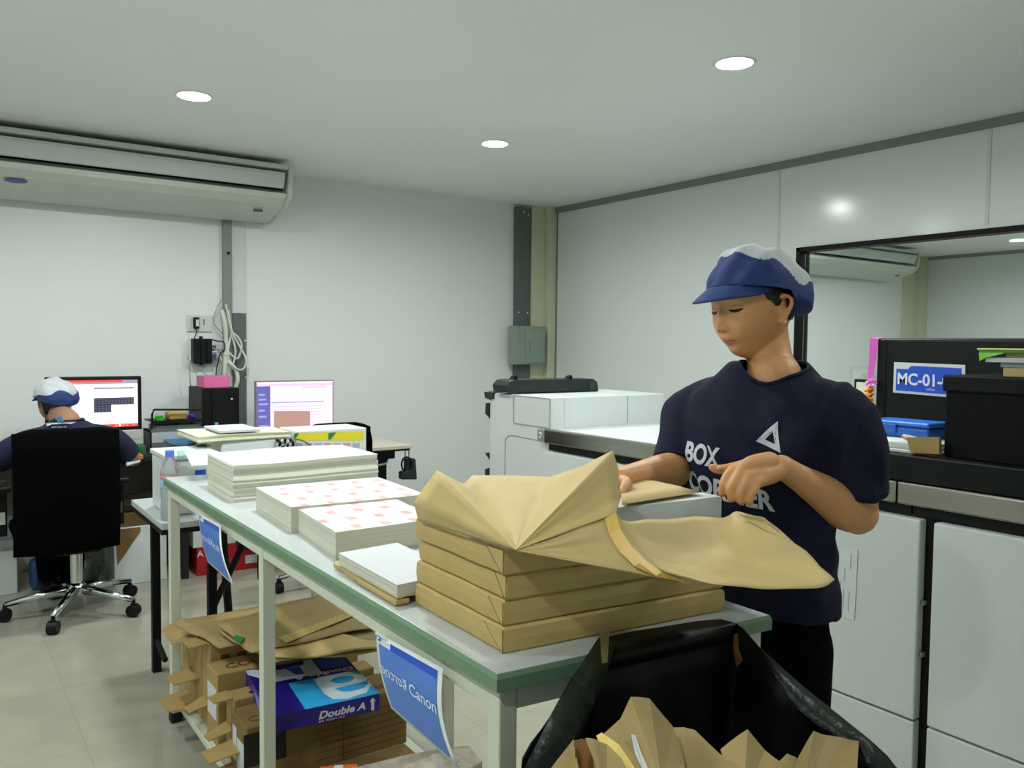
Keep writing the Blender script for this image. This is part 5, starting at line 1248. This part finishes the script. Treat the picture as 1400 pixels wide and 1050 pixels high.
# band seam between crown and peak
MB().tube([CM@Vector((.086*math.sin(a),.012-.107*math.cos(a),.067-.030*(abs(a)/1.22)**2.2)) for a in [math.radians(-72+144*i/30) for i in range(31)]],.0022,6).build('seam_piping',mat('navy_seam',(22,42,92),.8),capo,smooth=True)
# ---- T-shirt
sh=MB()
LM=Matrix(((Fw.x,Lw.x,0,0),(Fw.y,Lw.y,0,0),(0,0,1,0),(0,0,0,1)))
def ring_loft(mb,rings,n=32):
    """rings: (centre xyz, forward half, backward half, side half)"""
    vs=[];N=n
    for c_,fa,fb,w_ in rings:
        for k in range(n):
            a=2*PI*k/n; fx=math.cos(a); sy=math.sin(a); e=.82
            X_=(abs(fx)**e)*(1 if fx>0 else -1)*(fa if fx>0 else fb); Yy=(abs(sy)**e)*(1 if sy>0 else -1)*w_
            vs.append(Vector(c_)+Fw*X_+Lw*Yy)
    fs=[(j*n+k,j*n+(k+1)%n,(j+1)*n+(k+1)%n,(j+1)*n+k) for j in range(len(rings)-1) for k in range(n)]
    fs.append(tuple(range(n))[::-1]); fs.append(tuple((len(rings)-1)*n+k for k in range(n)))
    mb.add(vs,fs)
cz=lambda z,f=0,l=0: (Cw.x+Fw.x*f+Lw.x*l,Cw.y+Fw.y*f+Lw.y*l,z)
ring_loft(sh,[(cz(.80,.0,.01),.122,.120,.160),(cz(.90,.0,.01),.118,.115,.154),(cz(1.00,.005,.004),.116,.108,.152),(cz(1.08,.008,.0),.120,.106,.160),(cz(1.16,.01),.128,.110,.168),(cz(1.23,.005),.118,.110,.176),(cz(1.285,-.002),.098,.100,.168),(cz(1.332,-.01,.002),.079,.085,.108),(cz(1.364,-.012,.004),.068,.078,.078)])
slL=SL+(EL-SL)*.80; slR=SR+(ER-SR)*.93
limb(sh,[nb.lerp(SL,.35)+Vector((0,0,-.032)),SL+Vector((0,0,-.010)),SL.lerp(EL,.35)+Lw*.012,slL],[.062,.061,.063,.064],5,28,flatend=True)
limb(sh,[nb.lerp(SR,.35)+Vector((0,0,-.032)),SR+Vector((0,0,-.010)),SR.lerp(ER,.35)-Lw*.012,slR],[.062,.061,.062,.062],5,28,flatend=True)
sv,sf=remesh(sh,.0065,6,.5)
# folds and creases
def crease(p):
    s_=(p-Cw).dot(Lw); u=(p-Cw).dot(Fw); z=p.z
    w_=0
    w_+=.0100*math.sin((s_*.9+z*1.05)*52)*math.exp(-((z-1.12)/.14)**2)*(.5+.5*noise.noise(p*7))*(1 if u>0 else .4)
    w_+=.0085*noise.noise(Vector((s_*13,z*4.5,u*9)))
    w_+=.0075*math.sin((s_*1.1-z*.8)*45+1.0)*math.exp(-((z-1.17)/.09)**2)*math.exp(-((s_-.12)/.07)**2)
    dg=s_*.80+z*.60; w_+=.0065*max(0,math.sin(dg*95+3*noise.noise(p*5)))**2*math.exp(-((z-1.14)/.11)**2)*(1 if u>-.02 else 0)*math.exp(-((s_+.03)/.13)**2)
    w_+=.0060*max(0,math.sin((s_*1.0-z*.35)*80+2*noise.noise(p*6)))**2*math.exp(-((s_-.19)/.05)**2)
    w_+=.004*math.sin(z*70+s_*20)*math.exp(-((z-.92)/.06)**2)
    return w_
bmx=bmesh.new(); 
bvs=[bmx.verts.new(v) for v in sv]
for f in sf: 
    try: bmx.faces.new([bvs[i] for i in f])
    except ValueError: pass
bmx.normal_update()
disp=[v.co+v.normal*crease(v.co) for v in bmx.verts]
for v,c_ in zip(bmx.verts,disp): v.co=c_
# openings: neckline, sleeve ends, hem
dL=(EL-SL).normalized(); dR=(ER-SR).normalized()
ncen=nb+Fw*.004+Lw*.008+Vector((0,0,-.004)); nup=(Vector((0,0,1))+Fw*.62).normalized()
def cut_shirt(c):
    if c.z<.835+.01*math.sin((c-Cw).dot(Lw)*20): return True
    q=c-ncen; q=q-nup*q.dot(nup)
    if c.z>1.24 and q.length<.064 : return True
    return False
rm_=[f for f in bmx.faces if cut_shirt(f.calc_center_median())]
bmesh.ops.delete(bmx,geom=rm_,context='FACES')
isl=[v for v in bmx.verts if not v.link_faces]; bmesh.ops.delete(bmx,geom=isl,context='VERTS')
for it in range(4):
    bd=[v for v in bmx.verts if v.is_boundary]; new={}
    for v in bd:
        nb_=[e.other_vert(v).co for e in v.link_edges if e.is_boundary]
        if len(nb_)==2: new[v]=(v.co*.34+(nb_[0]+nb_[1])*.33)
    for v,c_ in new.items(): v.co=c_
bmx.verts.ensure_lookup_table(); bmx.verts.index_update()
tm=MB(); tm.v=[v.co.copy() for v in bmx.verts]; tm.f=[[v.index for v in f.verts] for f in bmx.faces]; tm.m=[0]*len(tm.f)
shirt_o=thing('t_shirt','navy T-shirt with white lettering and triangle mark worn by the standing person','t-shirt',(Cw.x,Cw.y,.84))
tm.build('shirt_cloth',NAVY,shirt_o,smooth=True,solid=.0018)
# ribbed collar
bl=[]
loops=[]; seen=set()
for v in bmx.verts:
    if v.is_boundary and v.index not in seen:
        lp=[v]; seen.add(v.index); cur=v
        while True:
            nx=[e.other_vert(cur) for e in cur.link_edges if e.is_boundary and e.other_vert(cur).index not in seen]
            if not nx: break
            cur=nx[0]; seen.add(cur.index); lp.append(cur)
        loops.append([q.co.copy() for q in lp])
def loop_near(c): 
    big=[l for l in loops if len(l)>20]
    return min(big,key=lambda l:(sum(l,Vector())/len(l)-c).length)
for cpt,nm,inn in ((ncen,'collar',.004),):
    l=loop_near(cpt)[::3]; c_=sum(l,Vector())/len(l)
    if nm=='collar': pts=[p+(p-c_).normalized()*.004 for p in l]; MB().tube(pts+[pts[0]],.0042,8,cap=False).build(nm,NAVY,shirt_o,smooth=True)
    else: MB().tube(l+[l[0]],.0026,6,cap=False).build(nm,NAVY,shirt_o,smooth=True)
for c_,d_,r_ in ((slL,dL,.064),(slR,dR,.062)):
    u_=d_.orthogonal().normalized(); v_=d_.cross(u_)
    MB().tube([c_-d_*.004+(u_*math.cos(a)+v_*math.sin(a))*r_ for a in [2*PI*k/40 for k in range(41)]],.0035,8,cap=False).build('sleeve_hem',NAVY,shirt_o,smooth=True)
ST=BVHTree.FromPolygons([v.co for v in bmx.verts],[[v.index for v in f.verts] for f in bmx.faces])
bmx.free()
def shirt_print(items,name,m):
    """items: (verts2d, faces) in chest coordinates: s to her left, z up"""
    m_=MB()
    for vs,fs in items:
        b2=bmesh.new(); q=[b2.verts.new((v[0],v[1],0)) for v in vs]
        for f in fs:
            try: b2.faces.new([q[i] for i in f])
            except ValueError: pass
        for _ in range(3):
            le=[e for e in b2.edges if e.calc_length()>.008]
            if le: bmesh.ops.subdivide_edges(b2,edges=le,cuts=1,use_grid_fill=False); bmesh.ops.triangulate(b2,faces=b2.faces)
        b2.verts.index_update(); P=[]
        for v in b2.verts:
            o_=Cw+Lw*v.co.x+Fw*.4+Vector((0,0,v.co.y)); h_=ST.ray_cast(o_,-Fw)
            p=h_[0] if h_[0] else o_-Fw*.28
            P.append(p+Fw*.0028)
        m_.add(P,[[v.index for v in f.verts] for f in b2.faces]); b2.free()
    return m_.build(name,m,shirt_o)
def word(body,s0,s1,z0,h_,tilt=0,**k):
    vs,fs=text_mesh(body,1,ext=0,**k); x0=min(v.x for v in vs); x1=max(v.x for v in vs)
    out=[]
    for v in vs:
        s_=s0+(v.x-x0)/(x1-x0)*(s1-s0); z_=z0+v.y*h_/.7+tilt*(s_-s0); out.append((s_,z_))
    return out,fs
PRW=mat('shirt_print_white',(196,202,212),.7,var=.05,scale=80)
shirt_print([word('BOX',-.124,-.030,1.150,.040,-.05,weight=.035),word('CORNER',-.124,.084,1.088,.040,-.10,weight=.035)],'chest_lettering',PRW)
# triangle mark: outer outline with an inner cut triangle
T=[(.082,1.249),(.042,1.206),(.098,1.188)]
def lerp2(a,b,f): return (a[0]+(b[0]-a[0])*f,a[1]+(b[1]-a[1])*f)
cT=(sum(p[0] for p in T)/3,sum(p[1] for p in T)/3); In=[lerp2(cT,p,.40) for p in T]; Md=[lerp2(cT,p,.55) for p in T]
vs=T+In; fs=[(0,1,4,3),(1,2,5,4),(2,0,3,5)]
shirt_print([(vs,fs)],'triangle_mark',PRW)
dk=[lerp2(In[0],T[0],.9),lerp2(In[2],T[2],.12),lerp2(In[2],T[2],.02),In[0]]
shirt_print([([lerp2(In[0],T[0],.15),lerp2(In[1],T[1],.8),lerp2(In[1],T[1],.74),lerp2(In[0],T[0],.02)],[(0,1,2,3)]),([lerp2(In[2],T[2],.15),lerp2(In[0],T[0],.85),lerp2(In[0],T[0],.78),lerp2(In[2],T[2],.05)],[(0,1,2,3)])],'triangle_lines',NAVY)
# ---- trousers
tr=MB()
ring_loft(tr,[(cz(.66,-.0,.008),.112,.112,.142),(cz(.76,0,.004),.114,.114,.146),(cz(.86,0,.004),.108,.106,.140),(cz(.90,0,.004),.106,.105,.142)])
for s_ in (1,-1):
    hp=Cw+Lw*(.074*s_+.004); limb(tr,[hp+Vector((0,0,.76)),hp+Vector((0,0,.60)),hp+Lw*.01*s_+Vector((0,0,.42)),hp+Lw*.015*s_-Fw*.02+Vector((0,0,.12))],[.086,.082,.070,.066])
tv,tf=remesh(tr,.010,5)
tro=MB(); tro.v=tv; tro.f=[list(f) for f in tf if min(tv[i].z for i in f)>.06]; tro.m=[0]*len(tro.f)
ob=tro.build('trousers',TROUS,smooth=True); tag(ob,'black trousers worn by the standing person, below the navy T-shirt hem','trousers')
for s_ in (1,-1):
    hp=Cw+Lw*(.088*s_+.012)
    sh_=MB(); limb(sh_,[hp-Fw*.06+Vector((0,0,.045)),hp+Fw*.03+Vector((0,0,.045)),hp+Fw*.17+Vector((0,0,.038))],[.046,.047,.038],4,16)
    o_=sh_.build('shoe',BLACK,smooth=True); tag(o_,'black shoe on the %s foot of the standing person'%('left' if s_>0 else 'right'),'shoe','shoes of the standing person')
# ---- seated worker and the office chair
t=thing('office_chair','black mesh office chair with chrome star base, under the seated person','chair',(.60,4.68,0))
rows=[]
L0=ay(17,590,4.42); R0=ay(163,588,4.42)
for f,zz,b in ((0,.965,.02),(.1,.95,.0),(.3,.85,-.01),(.6,.68,-.015),(.85,.48,.0),(1,.375,.02)):
    r=[]; ww=(R0.x-L0.x)/2*(1-.06*(f<.05)); cx_=(R0.x+L0.x)/2+.0*f
    for i in range(13):
        u=i/12*2-1; r.append(Vector((cx_+ww*u,4.40+b+.05*(u*u),zz-.025*max(0,abs(u)-.75)*4*(f<.05))))
    rows.append(r)
MB().grid(rows).build('backrest',FABRICB,t,smooth=True,solid=.02)
MB().box(L0.x+.01,R0.x-.01,4.46,4.95,.40,.475).build('seat',FABRICB,t,bevel=.03,seg=3)
MB().box(.50,.70,4.55,4.85,.33,.40).build('tilt_mechanism',BLACK,t,bevel=.01)
for x in (L0.x-.035,R0.x+.035):
    a_=MB().box(x-.035,x+.035,4.55,4.80,.665,.695).build('armrest',BLACK,t,bevel=.012,seg=3)
    MB().box(x-.022,x+.022,4.64,4.70,.44,.664).build('armrest_post',BLACK,a_,bevel=.004)
    MB().box(x-.014,x+.014,4.635,4.64,.50,.56).build('chrome_inlay',CHROME,a_)
MB().cyl((.60,4.68,.12),(.60,4.68,.33),.028,n=18).build('gas_lift',CHROME,t)
MB().lathe([(.03,.085),(.045,.09),(.05,.12),(.04,.15),(.028,.16)],(.60,4.68,0),20).build('hub',CHROME,t,smooth=True)
for k in range(5):
    a=math.radians(-116+72*k); e=Vector((.60+.315*math.cos(a),4.68+.315*math.sin(a),.0))
    l=MB().tube([(.60,4.68,.125),(.60+.16*math.cos(a),4.68+.16*math.sin(a),.11),(e.x,e.y,.085)],[.026,.020,.014],10).build('leg',CHROME,t,smooth=True)
    cs=MB(); dx=Vector((-math.sin(a),math.cos(a),0))
    cs.cyl(e+dx*.024+Vector((0,0,.0315)),e-dx*.024+Vector((0,0,.0315)),.031,n=18); cs.box(e.x-.012,e.x+.012,e.y-.012,e.y+.012,.03,.068); cs.cyl(e+Vector((0,0,.055)),e+Vector((0,0,.088)),.009,n=10)
    cs.build('caster',BLACK,l,bevel=.003)
# body of the seated person
mp_=thing('person','person sitting with back to the room at the large computer, in navy shirt and cap','person',(.56,4.68,0))
Fm=Vector((-.06,1,0)).normalized(); Rm=Vector((1,.06,0)).normalized()
Cm=Vector((.575,4.645,0)); Hm=ad(75,551,4.42)
hyaw=math.radians(16); Fh_=Matrix.Rotation(hyaw,3,'Z')@Fm; Fh_=(Fh_*math.cos(.25)+Vector((0,0,-math.sin(.25)))).normalized()
HM2=TR(*Hm)@basis(Fh_)
bd=MB(); hv,hf=head_verts(56,44); bd.add(hv,hf,0,HM2)
for s_ in (1,-1): ear(bd,HM2,s_)
nb2=Cm+Vector((0,.04,.985)); 
limb(bd,[HM2@Vector((0,.03,-.03)),HM2@Vector((0,.035,-.07)),nb2,nb2+Vector((0,0,-.06))],[.060,.056,.055,.06],5,20)
S1=Cm-Rm*.185+Vector((0,.02,.90)); S2=Cm+Rm*.185+Vector((0,.02,.90))
E1=ad(10,640,4.50); E2=ad(164,644,4.50); W1=Vector((.52,5.04,.775)); W2=Vector((.83,5.05,.78))
E1=Vector((.235,4.74,.775)); E2=Vector((.885,4.74,.765))
for S_,E_,W_,sg in ((S1,E1,W1,-1),(S2,E2,W2,1)):
    limb(bd,[nb2+Vector((0,0,-.04)),nb2.lerp(S_,.5)+Vector((0,0,-.04)),S_+Vector((0,0,-.02))],[.045,.04,.045]); limb(bd,[S_,S_.lerp(E_,.5),E_],[.05,.046,.042]); limb(bd,[E_,E_.lerp(W_,.5),W_],[.042,.037,.026])
    hd=(W_-E_).normalized(); hd.z=0; hd.normalize(); sd=hd.cross(Vector((0,0,1)))*(-sg)
    limb(bd,[W_,W_+hd*.045,W_+hd*.085],[.026,.030,.026],4,12,flat=.6)
    for o_s,ln_ in ((-.028,.050),(-.009,.060),(.010,.064),(.029,.055)):
        b0=W_+hd*.08-sd*o_s; finger(bd,[b0,b0+hd*ln_*.5+Vector((0,0,.006)),b0+hd*ln_+Vector((0,0,-.010))],[.0105,.0098,.0075])
    finger(bd,[W_+hd*.02-sd*.025,W_+hd*.05-sd*.050,W_+hd*.08-sd*.055+Vector((0,0,-.006))],[.013,.011,.0085])
for z,w_ in ((.86,.17),(.74,.155),(.62,.155),(.54,.165)): bd.ell((0,0,0),(w_,.105,.11),18,10,M=TR(Cm.x,Cm.y,z))
KN=[]
for sg in (-1,1):
    h0=Cm+Rm*.09*sg+Vector((0,0,.545)); kn_=Cm+Rm*.075*sg+Vector((0,.42,.53)); an=kn_+Rm*-.015*sg+Vector((0,.02,-.43)); KN.append((h0,kn_,an))
    limb(bd,[h0,h0.lerp(kn_,.5),kn_],[.085,.075,.055]); limb(bd,[kn_,kn_.lerp(an,.4),an],[.052,.05,.036]); limb(bd,[an+Vector((0,-.03,-.055)),an+Vector((0,.16,-.06))],[.035,.03])
v_,f_=remesh(bd,.0045,4); o_=MB(); o_.v=v_; o_.f=[list(f) for f in f_]; o_.m=[0]*len(f_); o_.build('body',SKIN2,mp_,smooth=True)
# hair at the back of the head
HM_keep=HM; HM=HM2
hs=MB(); rows=[]
for j in range(10):
    f=j/9; r=[]
    for i in range(30):
        a=math.radians(75+210*i/29); tt=math.radians(40)+math.radians(82 if 95<math.degrees(a)<265 else 58)*f; r.append(hp_(a,tt,1.04-.015*f**3))
    rows.append(r)
hs.grid(rows).build('hair',HAIR,mp_,smooth=True,solid=.002)
HM=HM_keep
# cap
cap2=thing('cap','navy cap with white crown on the seated person','cap',Hm)
CM2=HM2@Matrix.Rotation(math.radians(0),4,'X')
cv,cf=cap_mesh(CM2,tab,.100,(0,.012,.030)); CI=CM2.inverted(); cm=MB(); cm.v=list(cv)
for f in cf:
    c_=sum((cv[i] for i in f),Vector())/4; l=CI@c_
    if not cap_keep(l): continue
    cm.f.append(list(f)); cm.m.append(1 if (l.z-.030>.020+.014*math.sin(l.x*55)-.25*max(0,l.y-.05)+ (.05 if l.y<-.03 else 0)) else 0)
cm.build('crown',[CAPB,CAPW],cap2,smooth=True,solid=.0015)
rows=[]
for j in range(6):
    f=j/5; r=[]
    for i in range(17):
        a=math.radians(-68+136*i/16); r.append(CM2@Vector((.084*math.sin(a)*(1+.1*f),.012-.104*math.cos(a)-.06*f*max(0,math.cos(a*1.18))**.7,.066-.020*f-.022*(abs(a)/1.2)**2)))
    rows.append(r)
MB().grid(rows).build('peak',CAPB,cap2,smooth=True,solid=.003)
# shirt
s2=MB(); 
def cz2(z,f=0): return (Cm.x+Fm.x*f,Cm.y+Fm.y*f,z)
FwK,LwK=Fw,Lw; Fw,Lw=Fm,Rm
ring_loft(s2,[(cz2(.49),.14,.13,.185),(cz2(.60),.14,.12,.18),(cz2(.72),.135,.12,.185),(cz2(.84,.01),.13,.12,.195),(cz2(.91,.02),.115,.11,.185),(cz2(.955,.035),.085,.085,.13),(cz2(.985,.045),.068,.070,.085)])
Fw,Lw=FwK,LwK
limb(s2,[nb2.lerp(S1,.35)+Vector((0,0,-.045)),S1+Vector((0,0,-.015)),S1.lerp(E1,.45),S1.lerp(E1,.85)],[.064,.066,.068,.064],5,24,flatend=True)
limb(s2,[nb2.lerp(S2,.35)+Vector((0,0,-.045)),S2+Vector((0,0,-.015)),S2.lerp(E2,.45),S2.lerp(E2,.85)],[.064,.066,.068,.064],5,24,flatend=True)
v_,f_=remesh(s2,.009,5); v_=[v+Vector((0,0,0)) for v in v_]
BK=BVHTree.FromPolygons(v_,f_)
sh2=thing('work_shirt','navy work shirt with a small blue logo on its back, worn by the seated person','shirt',(Cm.x,Cm.y,.5))
o_=MB(); o_.v=v_; o_.f=[list(f) for f in f_]; o_.m=[0]*len(f_); o_.build('shirt_cloth',mat('navy_shirt_cloth',(17,21,54),.9,var=.08,scale=30),sh2,smooth=True)
MB().tube([nb2+Vector((.070*math.cos(a),.004+.066*math.sin(a),.006)) for a in [2*PI*k/30 for k in range(31)]],.006,8,cap=False).build('collar',mat('navy_shirt_cloth',(0,0,0)),sh2,smooth=True)
def backprint(items,name,m):
    m_=MB()
    for vs,fs in items:
        P=[]
        for x,z in vs:
            h_=BK.ray_cast(Vector((x,4.2,z)),Vector((0,1,0))); P.append((h_[0] if h_[0] else Vector((x,4.55,z)))-Vector((0,.004,0)))
        m_.add(P,fs)
    return m_.build(name,m,sh2)
def w2(body,x0,x1,z0,h_,**k):
    vs,fs=text_mesh(body,1,ext=0,**k); a=min(v.x for v in vs); b=max(v.x for v in vs); return [(x0+(v.x-a)/(b-a)*(x1-x0),z0+v.y*h_/.7) for v in vs],fs
zb0=.925; xx0=ay(64,580,4.53).x; xx1=ay(103,580,4.53).x
backprint([w2('BOX CORNER CO',xx0,xx1,ay(80,582,4.53).z,.013,weight=.03),w2('BOX CORNER',xx0+.03,xx1-.03,ay(80,586.5,4.53).z,.006)],'back_lettering',INKW)
xc=ay(83,573,4.53).x; zc_=ay(83,577,4.53).z
backprint([([(xc-.014,zc_),(xc+.008,zc_),(xc+.008,zc_+.026),(xc-.014,zc_+.026)],[(0,1,2,3)]),([(xc+.008,zc_-.002),(xc+.015,zc_-.002),(xc+.015,zc_+.010),(xc+.008,zc_+.010)],[(0,1,2,3)])],'back_logo',mat('logo_cyan',(30,140,210),.5))
# trousers and shoes
tq=MB(); 
for h0,kn_,an in KN: limb(tq,[h0+Vector((0,.0,.02)),h0.lerp(kn_,.5),kn_],[.098,.088,.068]); limb(tq,[kn_,kn_.lerp(an,.5),an+Vector((0,0,.02))],[.066,.062,.055])
tq.ell((0,0,0),(.17,.12,.09),18,10,M=TR(Cm.x,Cm.y,.565))
v_,f_=remesh(tq,.010,4); o_=MB(); o_.v=v_; o_.f=[list(f) for f in f_]; o_.m=[0]*len(f_)
tag(o_.build('trousers',TROUS,smooth=True),'dark trousers worn by the seated person, mostly hidden by the chair','trousers')
for sg,(h0,kn_,an) in zip((-1,1),KN):
    m_=MB(); limb(m_,[an+Vector((0,-.04,-.052)),an+Vector((0,.05,-.05)),an+Vector((0,.17,-.058))],[.045,.046,.036],4,14)
    tag(m_.build('shoe',BLACK,smooth=True),'black shoe on the %s foot of the seated person under the desk'%('left' if sg<0 else 'right'),'shoe','shoes of the seated person')
